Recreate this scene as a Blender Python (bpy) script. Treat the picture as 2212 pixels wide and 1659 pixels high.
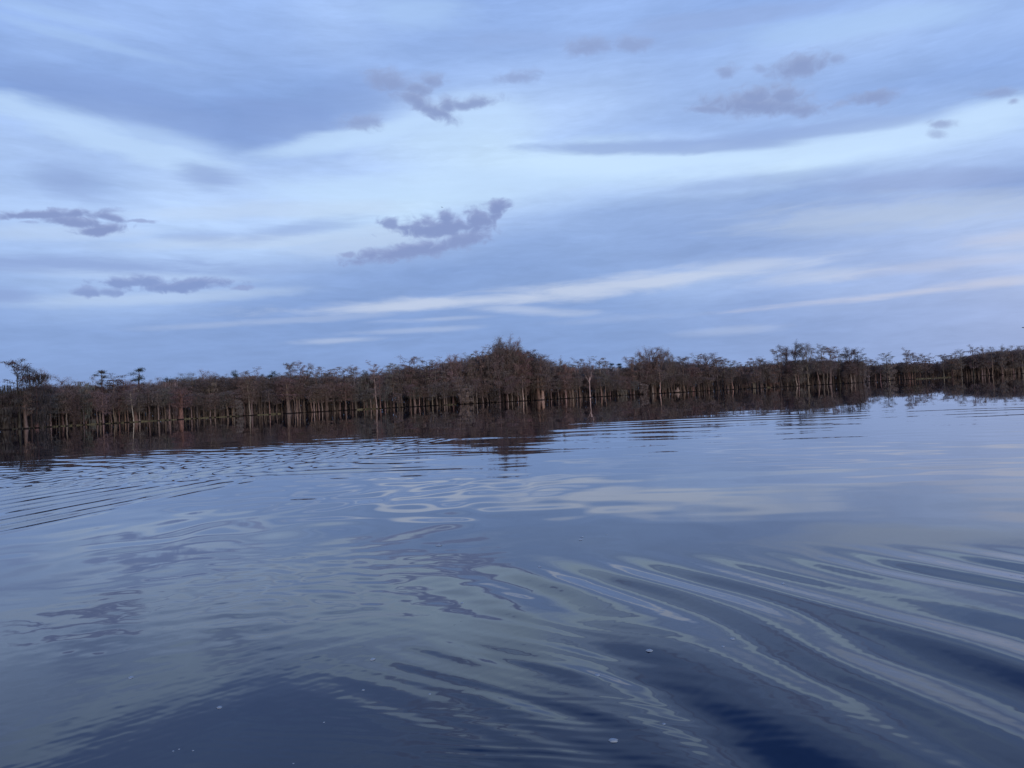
import bpy, math, random
import numpy as np
from mathutils import Vector, Matrix

scene = bpy.context.scene
for o in list(bpy.data.objects):
    bpy.data.objects.remove(o)
R_ = math.radians

# ------------------------------------------------------------------ camera
CAM_H = 1.3
PITCH, ROLL, FPX = R_(1.0), R_(2.97), 769.0          # focal length in pixels of a 1024 px wide picture
F = Vector((0, math.cos(PITCH), math.sin(PITCH)))
U0 = Vector((0, -math.sin(PITCH), math.cos(PITCH)))
X0 = Vector((1, 0, 0))
RT = X0 * math.cos(ROLL) - U0 * math.sin(ROLL)
UP = X0 * math.sin(ROLL) + U0 * math.cos(ROLL)
cam_d = bpy.data.cameras.new('camera')
cam = bpy.data.objects.new('camera', cam_d)
scene.collection.objects.link(cam)
cam.matrix_world = Matrix(((RT.x, UP.x, -F.x, 0), (RT.y, UP.y, -F.y, 0), (RT.z, UP.z, -F.z, CAM_H), (0, 0, 0, 1)))
cam_d.sensor_width = 36.0
cam_d.lens = 36.0 * FPX / 1024.0
cam_d.clip_start = 0.05
cam_d.clip_end = 12000
scene.camera = cam

scene.view_settings.view_transform = 'Standard'
scene.view_settings.look = 'None'
scene.view_settings.exposure = 0.0
scene.view_settings.gamma = 1.0
scene.view_settings.use_curve_mapping = False
scene.render.resolution_x = 1024
scene.render.resolution_y = 768

K = 1024.0 / 2212.0                                    # survey units (a 2212 wide print of the view) to pixels
def ray(x, y):
    return F * FPX + RT * (x * K - 512) + UP * (384 - y * K)
def azel(x, y):
    d = ray(x, y)
    return math.atan2(d.x, d.y), math.atan2(d.z, math.hypot(d.x, d.y))
def lin(c):
    return tuple(((v / 255.0) / 12.92 if v <= 10 else ((v / 255.0 + 0.055) / 1.055) ** 2.4) for v in c)

# ------------------------------------------------------------------ world: dusk sky
SUN_EL, SUN_AZ = R_(4.0), R_(158.0)                    # the sun is behind the camera, to its right
world = bpy.data.worlds.new("World")
scene.world = world
world.use_nodes = True
wt = world.node_tree
wt.nodes.clear()
N, L = wt.nodes.new, wt.links.new

def math_n(op, a, b=None, c=None, clamp=False):
    n = N('ShaderNodeMath'); n.operation = op; n.use_clamp = clamp
    for i, v in enumerate((a, b, c)):
        if v is None: continue
        if isinstance(v, (int, float)): n.inputs[i].default_value = v
        else: L(v, n.inputs[i])
    return n.outputs[0]
def smooth(v, a, b, lo=0.0, hi=1.0):
    n = N('ShaderNodeMapRange'); n.interpolation_type = 'SMOOTHSTEP'
    L(v, n.inputs['Value'])
    n.inputs['From Min'].default_value = a; n.inputs['From Max'].default_value = b
    n.inputs['To Min'].default_value = lo; n.inputs['To Max'].default_value = hi
    return n.outputs[0]
def linear(v, a, b):
    n = N('ShaderNodeMapRange'); L(v, n.inputs['Value'])
    n.inputs['From Min'].default_value = a; n.inputs['From Max'].default_value = b
    return n.outputs[0]
def mixc(fac, a, b):
    n = N('ShaderNodeMix'); n.data_type = 'RGBA'; n.clamp_factor = True
    if isinstance(fac, (int, float)): n.inputs[0].default_value = fac
    else: L(fac, n.inputs[0])
    for k, v in ((6, a), (7, b)):
        if isinstance(v, tuple): n.inputs[k].default_value = v + ((1,) if len(v) == 3 else ())
        else: L(v, n.inputs[k])
    return n.outputs[2]
def noise(vec, scale, detail=4, rough=0.55, dist=0.0):
    n = N('ShaderNodeTexNoise'); n.noise_dimensions = '3D'
    n.inputs['Scale'].default_value = scale; n.inputs['Detail'].default_value = detail
    n.inputs['Roughness'].default_value = rough; n.inputs['Distortion'].default_value = dist
    L(vec, n.inputs['Vector'])
    return n

tc = N('ShaderNodeTexCoord')
sep = N('ShaderNodeSeparateXYZ'); L(tc.outputs['Generated'], sep.inputs[0])
DEG = 180 / math.pi
az = math_n('MULTIPLY', math_n('ARCTAN2', sep.outputs[0], sep.outputs[1]), DEG)
el = math_n('MULTIPLY', math_n('ARCSINE', sep.outputs[2]), DEG)
comb = N('ShaderNodeCombineXYZ'); L(az, comb.inputs[0]); L(el, comb.inputs[1])
P = comb.outputs[0]                                     # (azimuth, elevation) in degrees

def scaled(vec, sx, sy, rot=0.0):
    n = N('ShaderNodeMapping'); n.vector_type = 'POINT'
    n.inputs['Scale'].default_value = (sx, sy, 1); n.inputs['Rotation'].default_value = (0, 0, rot)
    L(vec, n.inputs['Vector'])
    return n.outputs[0]
def vmath(op, a, b=None, s=None):
    n = N('ShaderNodeVectorMath'); n.operation = op
    L(a, n.inputs[0])
    if b is not None:
        if isinstance(b, tuple): n.inputs[1].default_value = b
        else: L(b, n.inputs[1])
    if s is not None: n.inputs['Scale'].default_value = s
    return n
# slow warp that frays the cloud sheets along their run
wn = noise(scaled(P, 0.10, 0.34, R_(-8)), 1.0, 4, 0.6)
woff = vmath('SUBTRACT', wn.outputs['Color'], (0.5, 0.5, 0.5)).outputs[0]
woff = vmath('MULTIPLY', woff, (3.6, 1.5, 0)).outputs[0]
PW = vmath('ADD', P, woff).outputs[0]
sw = N('ShaderNodeSeparateXYZ'); L(PW, sw.inputs[0])
azw, elw = sw.outputs[0], sw.outputs[1]

# brightness of the cloud sheet, rows of survey print heights 0, 50 ... 750
TX = [0, 184, 369, 553, 737, 922, 1106, 1290, 1475, 1659, 1843, 2028, 2212]
TT = [
 [3.5,3.5,4.5,4.0,5.5,4.0,3.5,4.0,3.5,2.5,3.5,5.0,4.5],
 [4.5,4.5,4.2,3.5,5.5,3.5,3.0,3.5,3.0,3.5,6.5,6.0,4.5],
 [3.0,5.0,3.5,3.5,4.7,3.5,3.5,4.0,3.7,5.5,6.0,4.0,3.5],
 [3.0,2.0,3.3,3.5,3.0,3.0,4.3,5.0,4.5,4.5,4.0,3.0,2.5],
 [1.2,1.3,2.0,1.5,2.0,5.0,6.5,6.0,4.5,4.5,3.0,2.5,3.0],
 [6.0,3.5,1.0,1.0,2.5,7.7,8.0,7.0,4.5,4.7,3.0,5.0,8.7],
 [6.5,7.2,4.0,1.0,7.5,8.7,8.7,5.0,3.3,3.0,7.8,8.8,6.7],
 [5.5,5.5,7.0,6.0,6.0,7.8,9.2,10.,10.,9.7,8.7,6.5,4.5],
 [6.0,4.0,7.7,6.0,8.0,9.6,9.2,8.2,7.2,3.7,3.5,3.0,1.5],
 [7.0,7.5,8.2,8.7,9.2,9.3,7.0,3.7,3.0,2.0,3.3,4.8,5.0],
 [6.5,7.0,7.2,6.7,8.2,8.0,3.0,3.3,2.5,3.6,4.0,5.0,6.0],
 [3.5,4.5,6.5,8.0,4.5,2.6,2.5,2.5,2.0,2.0,3.0,4.5,6.0],
 [5.5,6.0,6.2,4.0,2.0,1.2,1.5,2.2,5.0,4.5,4.5,3.5,4.5],
 [3.0,5.0,4.2,2.0,1.5,2.0,2.5,2.5,3.0,2.0,3.5,3.0,3.5],
 [2.0,2.0,1.8,1.5,1.3,1.5,1.3,1.5,1.8,2.0,2.0,2.5,2.8],
 [1.8,1.8,1.6,1.5,1.5,1.5,1.5,1.6,1.9,2.1,2.2,2.5,2.7]]
TT = np.array(TT)
def sheet(x, y):
    gx = np.interp(x, TX, range(13)); gy = min(max(y / 50.0, 0), 15)
    i, j = min(int(gx), 11), min(int(gy), 14); a, b = gx - i, gy - j
    return (TT[j, i] * (1 - a) + TT[j, i + 1] * a) * (1 - b) + (TT[j + 1, i] * (1 - a) + TT[j + 1, i + 1] * a) * b
def unproject(a, e):
    d = Vector((math.sin(a) * math.cos(e), math.cos(a) * math.cos(e), math.sin(e)))
    k = FPX / d.dot(F)
    return (d.dot(RT) * k + 512) / K, (384 - d.dot(UP) * k) / K
def sheet_col(a, e):
    x, y = unproject(a, e)
    t = sheet(x, y) / 10.0
    lo, hi = np.array([121, 151, 206.]), np.array([206, 234, 259.])
    c = lo + (hi - lo) * t
    c += 4 * t * (1 - t) * np.array([0, -1, 3])
    topw = np.clip((420 - y) / 420, 0, 1)
    c += topw * (1 - t) * np.array([2, 7, 17])
    rw = np.clip((x - 1300) / 900, 0, 1) * np.clip((y - 250) / 350, 0, 1)
    c += rw * np.array([15, 6, 0])
    c[2] += 12 * t * t
    return lin(np.clip(c, 0, 270))
rows = [0, 2, 4, 6, 7.8, 9.6, 11.4, 13.2, 15, 16.8, 18.6, 20.4, 22.4, 24.6, 27]
stops = [(-40 + 80 * i / 26.0) for i in range(27)]
rows_out = []
facx = N('ShaderNodeMapRange'); L(azw, facx.inputs[0])
facx.inputs['From Min'].default_value = -40; facx.inputs['From Max'].default_value = 40
def ramp(cols):
    r = N('ShaderNodeValToRGB'); r.color_ramp.interpolation = 'CARDINAL'
    e = r.color_ramp.elements
    n = len(cols)
    for i, c in enumerate(cols):
        pos = i / (n - 1)
        if i == 0: q = e[0]; q.position = 0
        elif i == n - 1: q = e[len(e) - 1]; q.position = 1
        else: q = e.new(pos)
        q.color = tuple(c) + (1,)
    L(facx.outputs[0], r.inputs[0])
    return r.outputs[0]
col = None
prev = None
for r in rows:
    c = ramp([sheet_col(R_(s), R_(r)) for s in stops])
    if col is None: col = c
    else: col = mixc(linear(elw, prev, r), col, c)
    prev = r
# the sheet thins overhead and deepens
col = mixc(smooth(elw, 27, 34), col, lin((92, 130, 205)))
col = mixc(smooth(elw, 34, 60), col, lin((62, 98, 178)))
# behind the camera: the afterglow
back = smooth(math_n('ABSOLUTE', az), 55, 125)
glow = mixc(smooth(elw, 0, 35), lin((250, 205, 185)), lin((150, 170, 215)))
glow = mixc(smooth(elw, 35, 75), glow, lin((70, 100, 168)))
col = mixc(back, col, glow)
# fine wisps everywhere
fw = noise(scaled(P, 0.22, 0.9, R_(-7)), 1.0, 5, 0.62, 0.4)
fwv = smooth(fw.outputs[0], 0.3, 0.7, 0.965, 1.035)
mul = N('ShaderNodeVectorMath'); mul.operation = 'SCALE'; L(col, mul.inputs[0]); L(fwv, mul.inputs['Scale'])
col = mul.outputs[0]
fw2 = noise(scaled(PW, 0.05, 0.5, R_(-6)), 1.0, 4, 0.6, 0.3)
fwv2 = smooth(fw2.outputs[0], 0.3, 0.7, 0.965, 1.035)
mul = N('ShaderNodeVectorMath'); mul.operation = 'SCALE'; L(col, mul.inputs[0]); L(fwv2, mul.inputs['Scale'])
col = mul.outputs[0]

def element(vec, x, y, hl, ht, ang, st, rnoise, soft):
    a0, e0 = azel(x, y)
    ca, sa = math.cos(R_(ang)), math.sin(R_(ang))
    a1, e1 = azel(x + ca * hl, y + sa * hl)
    a2, e2 = azel(x + sa * ht, y - ca * ht)
    dx, dy = (a1 - a0) * DEG, (e1 - e0) * DEG
    n = N('ShaderNodeMapping'); n.vector_type = 'TEXTURE'
    n.inputs['Location'].default_value = (a0 * DEG, e0 * DEG, 0)
    n.inputs['Rotation'].default_value = (0, 0, math.atan2(dy, dx))
    n.inputs['Scale'].default_value = (math.hypot(dx, dy), math.hypot(a2 - a0, e2 - e0) * DEG, 1)
    L(vec, n.inputs['Vector'])
    ln = vmath('LENGTH', n.outputs[0]).outputs['Value']
    ln = math_n('ADD', ln, rnoise)
    m = smooth(ln, 1.0 + soft, 1.0 - soft * 0.9)
    # MapRange wants From Min < From Max for smoothstep: flip
    return math_n('MULTIPLY', m, st) if st != 1 else m
def shaded(col, elems, vec, rnoise, soft, light, dark):
    col = layer(col, elems, vec, rnoise, soft, light)
    low = [(x, y + ht * .30, hl * .90, ht * .72, ang, st * .85) for x, y, hl, ht, ang, st in elems if ht > 7]
    return layer(col, low, vec, rnoise, soft, dark)
def layer(col, elems, vec, rnoise, soft, colour):
    acc = None
    for k, e in enumerate(elems):
        if k % 4 == 0:                                   # evaluate in order, a few at a time (keeps the shader small)
            if acc is None:
                sp = N('ShaderNodeSeparateColor'); L(col, sp.inputs[0]); tie = sp.outputs[0]
            else: tie = acc
            cb = N('ShaderNodeCombineXYZ'); L(tie, cb.inputs[0])
            tv = vmath('MULTIPLY_ADD', cb.outputs[0], (1e-7, 0, 0)); L(vec, tv.inputs[2]); v_ = tv.outputs[0]
        m = element(v_, *e, rnoise, soft)
        acc = m if acc is None else math_n('MAXIMUM', acc, m)
    return mixc(acc, col, colour)

fw3 = noise(scaled(PW, 0.45, 3.2, R_(-6)), 1.0, 4, 0.62, 0.3)
fwv3 = smooth(fw3.outputs[0], 0.25, 0.75, 0.972, 1.028)
mul = N('ShaderNodeVectorMath'); mul.operation = 'SCALE'; L(col, mul.inputs[0]); L(fwv3, mul.inputs['Scale'])
col = mul.outputs[0]
sn = noise(scaled(P, 0.16, 1.1, R_(-5)), 1.0, 5, 0.62, 0.5)
snr = math_n('MULTIPLY', math_n('SUBTRACT', sn.outputs[0], 0.5), 2.6)
bn = noise(scaled(P, 0.14, 0.6, R_(-6)), 1.0, 5, 0.6, 0.3)
bnr = math_n('MULTIPLY', math_n('SUBTRACT', bn.outputs[0], 0.5), 2.0)
# cloud edges: shaded undersides first, then the bright openings below them
Z = [(330,238,340,42,12,.55),(600,262,150,46,4,.65),(760,215,120,45,-10,.4)]
col = layer(col, Z, P, bnr, 0.45, lin((135,162,217)))
Z = [(230,296,270,30,16,.7),(760,298,180,20,-13,.8),(1010,262,130,46,-4,.6),(1150,385,260,26,-2,.7),(850,412,280,24,-1,.7),(330,300,120,26,10,.4)]
col = layer(col, Z, P, bnr, 0.6, lin((194,223,257)))
Z = [(1450,352,350,26,-4,.9),(1850,312,270,30,-10,.75),(2130,250,130,32,-15,.75)]
col = layer(col, Z, P, bnr, 0.75, lin((204,232,262)))
Z = [(1450,318,270,14,-3,.8),(1760,284,230,15,-8,.7),(1660,392,210,14,-7,.4),(1330,90,300,22,-3,.35),(1600,35,220,20,-9,.6)]
col = layer(col, Z, P, bnr, 0.5, lin((150,175,224)))
Z = [(2010,388,260,20,-4,.5),(1950,430,200,8,-5,.2)]
col = layer(col, Z, P, bnr, 0.6, lin((146,165,212)))
Z = [(600,455,220,18,-2,.5),(560,520,260,14,-3,.6),(830,520,150,26,-6,.6),(150,505,160,16,0,.4),(300,595,200,10,2,.3),(330,645,260,12,-3,.45)]
col = layer(col, Z, P, bnr, 0.7, lin((196,216,243)))
Z = [(1840,58,240,24,-8,.7),(900,28,90,34,0,.6),(120,30,150,12,12,.4),(180,85,190,9,14,.4)]
col = layer(col, Z, P, bnr, 0.7, lin((172,204,248)))
Z = [(1000,652,290,11,-4.6,.8),(1350,614,260,16,-7,.8),(1600,577,150,12,-6,.6),(1130,670,110,8,3,.45),(1745,600,120,12,-8,.5),
     (630,692,220,6,-4,.25),(735,735,70,5,-3,.4),(880,714,110,5,-3,.3),(950,689,90,4,-3,.3),(1590,712,100,8,-4,.25),(1330,690,120,6,-4,.12)]
col = layer(col, Z, P, snr, 0.9, lin((203, 215, 238)))
Z = [(1960,634,300,6,-6.5,.6),(2150,611,130,10,-7,.65),(2050,572,240,11,-6,.35),(2215,512,120,15,-6,.5)]
col = layer(col, Z, P, snr, 0.9, lin((206, 210, 229)))
Z = [(1960,462,330,28,-5,.6),(1850,492,200,14,-5,.4),(2100,420,150,12,-5,.3)]
col = layer(col, Z, P, snr, 0.9, lin((188, 204, 229)))
Z = [(200,572,330,15,1,.8),(640,497,120,15,-10,.55),(430,510,70,10,0,.5),(20,640,50,14,6,.8),(150,395,70,25,20,.5),(450,380,55,22,10,.7)]
col = layer(col, Z, P, snr, 0.9, lin((144, 168, 218)))

# small broken clouds with curdled edges
cn = noise(scaled(P, 0.95, 1.35), 1.0, 3.4, 0.6, 0.5)
cnr = math_n('MULTIPLY', math_n('SUBTRACT', cn.outputs[0], 0.485), 2.3)
cw = noise(scaled(P, 0.55, 0.8), 1.0, 3, 0.5)
cwo = vmath('MULTIPLY', vmath('SUBTRACT', cw.outputs['Color'], (0.5, 0.5, 0.5)).outputs[0], (0.9, 0.5, 0)).outputs[0]
PC = vmath('ADD', P, cwo).outputs[0]
Z = [(954,490,92,19,-3,1),(964,474,19,20,0,1),(1034,472,29,25,-10,1),(1072,451,27,16,-25,1),(840,482,20,12,10,.8),(880,491,24,10,0,.9),
     (887,541,120,16,-9,1),(997,518,58,18,-12,.9),(752,549,14,5,0,.9),
     (95,461,110,9,-2,.95),(157,476,66,12,8,.95),(227,467,48,8,8,.9),(217,496,52,12,-5,1),(307,477,26,4,4,.8),(62,481,18,4,0,.6)]
col = shaded(col, Z, PC, cnr, 0.6, lin((150, 167, 212)), lin((134, 153, 202)))
Z = [(283,609,64,12,0,.9),(400,616,94,13,-4,1),(520,620,22,6,0,.9),(190,631,32,11,0,.8),(243,629,30,9,0,.7)]
col = shaded(col, Z, PC, cnr, 0.5, lin((146, 166, 214)), lin((131, 154, 206)))
Z = [(844,173,46,20,10,.7),(934,173,22,13,0,.75),(897,213,38,17,20,.9),(937,235,42,15,25,.9),(964,228,17,17,0,.9),(1020,220,48,11,-8,.8),(904,189,26,14,0,.8),
     (784,263,38,14,0,.6),(1270,99,40,17,-5,.6),(1364,95,38,15,0,.5),(1124,163,40,12,-10,.5),
     (1728,141,52,20,-8,.9),(1572,154,18,12,0,.6),(1645,147,16,9,0,.4),(1808,128,16,9,0,.5),
     (1642,224,100,21,0,1),(1632,205,30,19,0,.9),(1695,205,33,21,0,.9),(1735,236,34,13,0,.8),(1540,236,40,8,0,.7),
     (1888,210,46,12,-8,.8),(1815,223,18,6,0,.6),(2158,200,38,9,0,.5),(2035,268,32,7,0,.8),(2021,288,16,7,0,.6),(2191,220,8,5,0,.8)]
col = shaded(col, Z, PC, cnr, 0.9, lin((153, 170, 211)), lin((138, 158, 205)))

nish = N('ShaderNodeTexSky'); nish.sky_type = 'NISHITA'
nish.sun_disc = False; nish.sun_elevation = SUN_EL; nish.sun_rotation = SUN_AZ
nsc = vmath('SCALE', nish.outputs[0], s=1.0)
nsc.inputs['Scale'].default_value = 0.08
final = mixc(0.96, nsc.outputs[0], col)
bg = N('ShaderNodeBackground'); bg.inputs['Strength'].default_value = 1.0
L(final, bg.inputs['Color'])
wo = N('ShaderNodeOutputWorld'); L(bg.outputs[0], wo.inputs['Surface'])
world.cycles.sampling_method = 'MANUAL'
world.cycles.sample_map_resolution = 1024

# ------------------------------------------------------------------ sun (afterglow of the low sun)
sl = bpy.data.lights.new('sun', 'SUN'); sl.energy = 0.9; sl.angle = R_(18); sl.color = (1.0, 0.90, 0.83)
sun = bpy.data.objects.new('sun', sl); scene.collection.objects.link(sun)
sdir = Vector((math.sin(SUN_AZ) * math.cos(R_(9)), math.cos(SUN_AZ) * math.cos(R_(9)), math.sin(R_(9))))
sun.rotation_euler = sdir.to_track_quat('Z', 'Y').to_euler()

# ------------------------------------------------------------------ helpers
def link(o, parent=None):
    scene.collection.objects.link(o)
    if parent: o.parent = parent
    return o
def mesh_from(name, V, Fq=None, Ft=None, smooth_=False):
    """V (n,3); Fq (m,4) quads; Ft (k,3) triangles"""
    me = bpy.data.meshes.new(name)
    V = np.asarray(V, dtype=np.float32)
    nq = 0 if Fq is None else len(Fq); nt = 0 if Ft is None else len(Ft)
    me.vertices.add(len(V)); me.vertices.foreach_set('co', V.ravel())
    loops = []
    if nq: loops.append(np.asarray(Fq, dtype=np.int32).ravel())
    if nt: loops.append(np.asarray(Ft, dtype=np.int32).ravel())
    lv = np.concatenate(loops)
    me.loops.add(len(lv)); me.loops.foreach_set('vertex_index', lv)
    me.polygons.add(nq + nt)
    starts = np.concatenate([np.arange(nq) * 4, nq * 4 + np.arange(nt) * 3]).astype(np.int32)
    me.polygons.foreach_set('loop_start', starts)
    me.update(calc_edges=True)
    if smooth_: me.polygons.foreach_set('use_smooth', np.ones(nq + nt, dtype=bool))
    me.update()
    return me
def tag(o, label=None, cat=None, group=None, kind=None):
    if label: o['label'] = label
    if cat: o['category'] = cat
    if group: o['group'] = group
    if kind: o['kind'] = kind
    return o

def mat_new(name):
    m = bpy.data.materials.new(name); m.use_nodes = True
    nt = m.node_tree; b = nt.nodes['Principled BSDF']
    return m, nt, b
def surf_mat(name, base=None, var=0.3, scale=3.0, rough=0.9, stain=False, stretch=(1, 1, 1), use_obj=True):
    m, nt, b = mat_new(name)
    n = nt.nodes.new; l = nt.links.new
    b.inputs['Roughness'].default_value = rough
    b.inputs['Specular IOR Level'].default_value = 0.2
    geo = nt.nodes.new('ShaderNodeTexCoord')
    mp = n('ShaderNodeMapping'); mp.inputs['Scale'].default_value = stretch; l(geo.outputs['Object'], mp.inputs[0])
    tx = n('ShaderNodeTexNoise'); tx.inputs['Scale'].default_value = scale; tx.inputs['Detail'].default_value = 5
    l(mp.outputs[0], tx.inputs['Vector'])
    mr = n('ShaderNodeMapRange'); l(tx.outputs[0], mr.inputs[0])
    mr.inputs['From Min'].default_value = 0.3; mr.inputs['From Max'].default_value = 0.7
    mr.inputs['To Min'].default_value = 1 - var; mr.inputs['To Max'].default_value = 1 + var
    sc = n('ShaderNodeVectorMath'); sc.operation = 'SCALE'
    if use_obj:
        oi = n('ShaderNodeObjectInfo'); l(oi.outputs['Color'], sc.inputs[0])
    else:
        sc.inputs[0].default_value = base
    l(mr.outputs[0], sc.inputs['Scale'])
    out = sc.outputs[0]
    if stain:                                            # wet flood line on the trunks
        gp = n('ShaderNodeNewGeometry'); sx = n('ShaderNodeSeparateXYZ'); l(gp.outputs['Position'], sx.inputs[0])
        st = n('ShaderNodeMapRange'); l(sx.outputs[2], st.inputs[0])
        st.inputs['From Min'].default_value = 0.10; st.inputs['From Max'].default_value = 0.32
        mx = n('ShaderNodeMix'); mx.data_type = 'RGBA'; l(st.outputs[0], mx.inputs[0])
        mx.inputs[6].default_value = (0.012, 0.010, 0.010, 1); l(out, mx.inputs[7])
        out = mx.outputs[2]
    l(out, b.inputs['Base Color'])
    return m
BARK = surf_mat('bark', var=0.45, scale=2.2, stain=True, stretch=(3, 3, 0.35))
TWIG = surf_mat('twigs', var=0.35, scale=0.7)
MOSS = surf_mat('moss', var=0.3, scale=0.8)
NEEDLE = surf_mat('needles', var=0.4, scale=0.9)
SOIL = surf_mat('soil', (0.018, 0.015, 0.013), 0.5, 0.2, use_obj=False)
GRASS = surf_mat('grass', (0.23, 0.23, 0.155), 0.4, 0.15, use_obj=False)

# ------------------------------------------------------------------ water
def row_step(r):
    return np.maximum(0.006, r * r / (CAM_H * 769) * np.where((r > 8) & (r < 34), 0.30, 0.62))
def water_mesh():
    rs = [0.0, 0.6, 1.1, 1.5, 1.8, 2.05]
    r = 2.2
    while r < 600:
        rs.append(r)
        r += float(row_step(np.array(r)))
        if r > 160: r += 25
    rs += [700, 900, 1200, 1700, 2500, 4000, 7000]
    rs = np.array(rs)
    fine = np.linspace(-64, 64, 1700)
    coarse = np.linspace(64, 296, 90)[1:-1]
    th = np.radians(np.concatenate([fine, coarse]))
    Rr, Th = np.meshgrid(rs, th, indexing='ij')
    X = Rr * np.sin(Th); Y = Rr * np.cos(Th)
    dr = row_step(Rr)
    H = wave(X, Y, dr)
    off = np.abs(((np.degrees(Th) + 180) % 360) - 180)
    H *= 1 - sstep(off, 50, 63)                          # the wake dies out towards the sides
    H *= sstep(Rr, .8, 1.8)
    H *= np.clip((450 - Rr) / 200, 0, 1)
    H[0, :] = 0
    V = np.stack([X, Y, H], -1).reshape(-1, 3)
    nr, nt = X.shape
    i = np.arange(nr - 1)[:, None]; j = np.arange(nt)[None, :]; j2 = (j + 1) % nt
    Q = np.stack([i * nt + j, (i + 1) * nt + j, (i + 1) * nt + j2, i * nt + j2], -1).reshape(-1, 4)
    # the disc centre is a ring of coincident points: fine for a smooth sheet
    Q = Q[:, ::-1]
    return mesh_from('water', V, Q, None, True)

def wsum(X, Y, comps, dr):
    H = np.zeros_like(X)
    R = np.hypot(X, Y) + 1e-6; ux, uy = X / R, Y / R
    for k, a, s, ph in comps:
        kr = k * (np.abs(ux * math.sin(a) + uy * math.cos(a)) + .05)      # wavenumber along the line of the mesh rows
        att = 1.0 / (1.0 + (kr * dr / 1.6) ** 4)
        H += s / k * att * np.sin(k * (X * math.sin(a) + Y * math.cos(a)) + ph)
    return H
def comps(seed, n, lam0, lam1, ang0, spread, slope):
    rg = random.Random(seed); out = []
    for _ in range(n):
        lam = math.exp(rg.uniform(math.log(lam0), math.log(lam1)))
        out.append((2 * math.pi / lam, R_(ang0 + rg.uniform(-spread, spread)), slope * math.sqrt(2.0 / n) * rg.uniform(.7, 1.3), rg.uniform(0, 6.28)))
    return out
def win(X, Y, cx, cy, sx, sy, rot=0.0, p=2):
    c, s = math.cos(R_(rot)), math.sin(R_(rot))
    u = ((X - cx) * c + (Y - cy) * s) / sx; v = (-(X - cx) * s + (Y - cy) * c) / sy
    return np.exp(-(np.abs(u) ** p + np.abs(v) ** p))
def sstep(x, a, b):
    t = np.clip((x - a) / (b - a), 0, 1); return t * t * (3 - 2 * t)
def wave(X, Y, dr):
    R = np.hypot(X, Y)
    # slow random fields used to bend the wave trains
    w1 = wsum(X, Y, comps(11, 14, 1.2, 4.0, 0, 180, 1.0), dr * 0) 
    w2 = wsum(X, Y, comps(12, 14, 1.2, 4.0, 0, 180, 1.0), dr * 0)
    H = np.zeros_like(X)
    # faint swell and slick over the whole river
    H += wsum(X, Y, comps(1, 14, 1.5, 5.0, 10, 60, 0.0045), dr) * np.clip(30 / (R + 8), 0.1, 1)
    H += wsum(X, Y, comps(2, 16, 0.35, 1.0, 0, 180, 0.0018), dr) * np.clip(20 / (R + 4), 0.15, 1)
    # ripples left of the boat: a wake train whose near edge runs away to the right
    npj = .966 * X - .26 * Y + w1 * .05
    wl = sstep(-npj, 8.1, 9.0) * (1 - sstep(-npj, 15, 22)) * (1 - sstep(R, 19, 30)) * sstep(R, 7, 10)
    env = .75 + .35 * np.clip(w1 * 2.2, -1, 1)
    for lam, ang, amp, p0 in ((.56, 105, .105, .4), (.50, 106.5, .030, 2.6)):
        H += wl * env * wsum(X + w1 * .05, Y + w2 * .12, [(2 * math.pi / lam, R_(ang), amp, p0)], dr)
    H += wl * wsum(X + w2 * .08, Y, comps(4, 6, 0.4, 0.7, 62, 22, 0.036), dr) * sstep(R, 16, 20)
    # broader band of flattened ripples farther out
    wf = sstep(R + 9 * np.clip(X / (R + .1), -.6, 0), 10.5, 14) * (1 - sstep(R, 22, 36)) * (1 - 0.88 * sstep(X / np.maximum(R, .1), -.24, -.04))
    H += wf * wsum(X, Y, comps(5, 9, 0.55, 1.3, 25, 25, 0.036), dr)
    # distant streaks
    H += sstep(R, 20, 30) * wsum(X, Y, comps(15, 10, 1.0, 2.6, 8, 25, 0.005), dr)
    H += sstep(R, 19, 26) * (1 - sstep(R, 42, 60)) * sstep(X / (R + .1), .02, .22) * wsum(X + w1 * .3, Y, comps(31, 3, 1.9, 3.0, 22, 4, 0.013), dr)
    # rings and lenses in the middle of the view
    wm = win(X, Y, -2.2, 9.8, 3.0, 3.8, 0, 3)
    H += wm * wsum(X + w1 * .2, Y + w2 * .2, comps(6, 14, 0.65, 1.4, 0, 180, 0.014), dr)
    # chop where the wake breaks up
    wc = win(X, Y, -1.6, 5.6, 1.5, 1.3, 10, 2)
    H += wc * wsum(X + w1 * .1, Y + w2 * .1, comps(7, 18, 0.14, 0.42, 20, 55, 0.022), dr)
    # long bent crests of the wake, lower right
    wn_ = sstep(4.7 - R, 0, 0.9) * sstep(X + 0.30 * (Y - 3.0), -0.2, 0.7)
    wk = sstep(-R + 6.4 + 0.15 * X, 0, 1.4) * sstep(X + 0.50 * (Y - 3.0), -0.2, 0.6)
    Xc, Yc = np.clip(X, -1, 2.2), np.clip(Y, 1, 4.8)
    ph = .95 * X + .31 * Y + .05 * (Xc - .9) ** 2 * 1.2 + w1 * .13
    for lam, amp, p0 in ((.60, .088, 0.3), (.36, .026, 2.1), (1.3, .055, 4.0)):
        k = 2 * np.pi / lam
        H += wn_ * (1 + .12 * np.clip(X, 0, 2)) * amp / k * np.sin(k * ph + p0 + w2 * .35)
    bx, by = X + w1 * .11, Y + w2 * .11
    H += wk * (1 - .7 * wn_) * wsum(bx, by, comps(8, 3, 0.46, 0.66, 69, 4, 0.080), dr)
    H += wk * wsum(bx, by, comps(9, 4, 0.22, 0.40, 60, 10, 0.006), dr)
    # fine combed ripples between the two, lower middle
    wq = win(X, Y, 0.05, 3.5, 0.75, 0.9, 0, 2)
    H += wq * wsum(X + w1 * .05, Y + w2 * .05, comps(10, 8, 0.12, 0.26, 44, 9, 0.035), dr)
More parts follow.
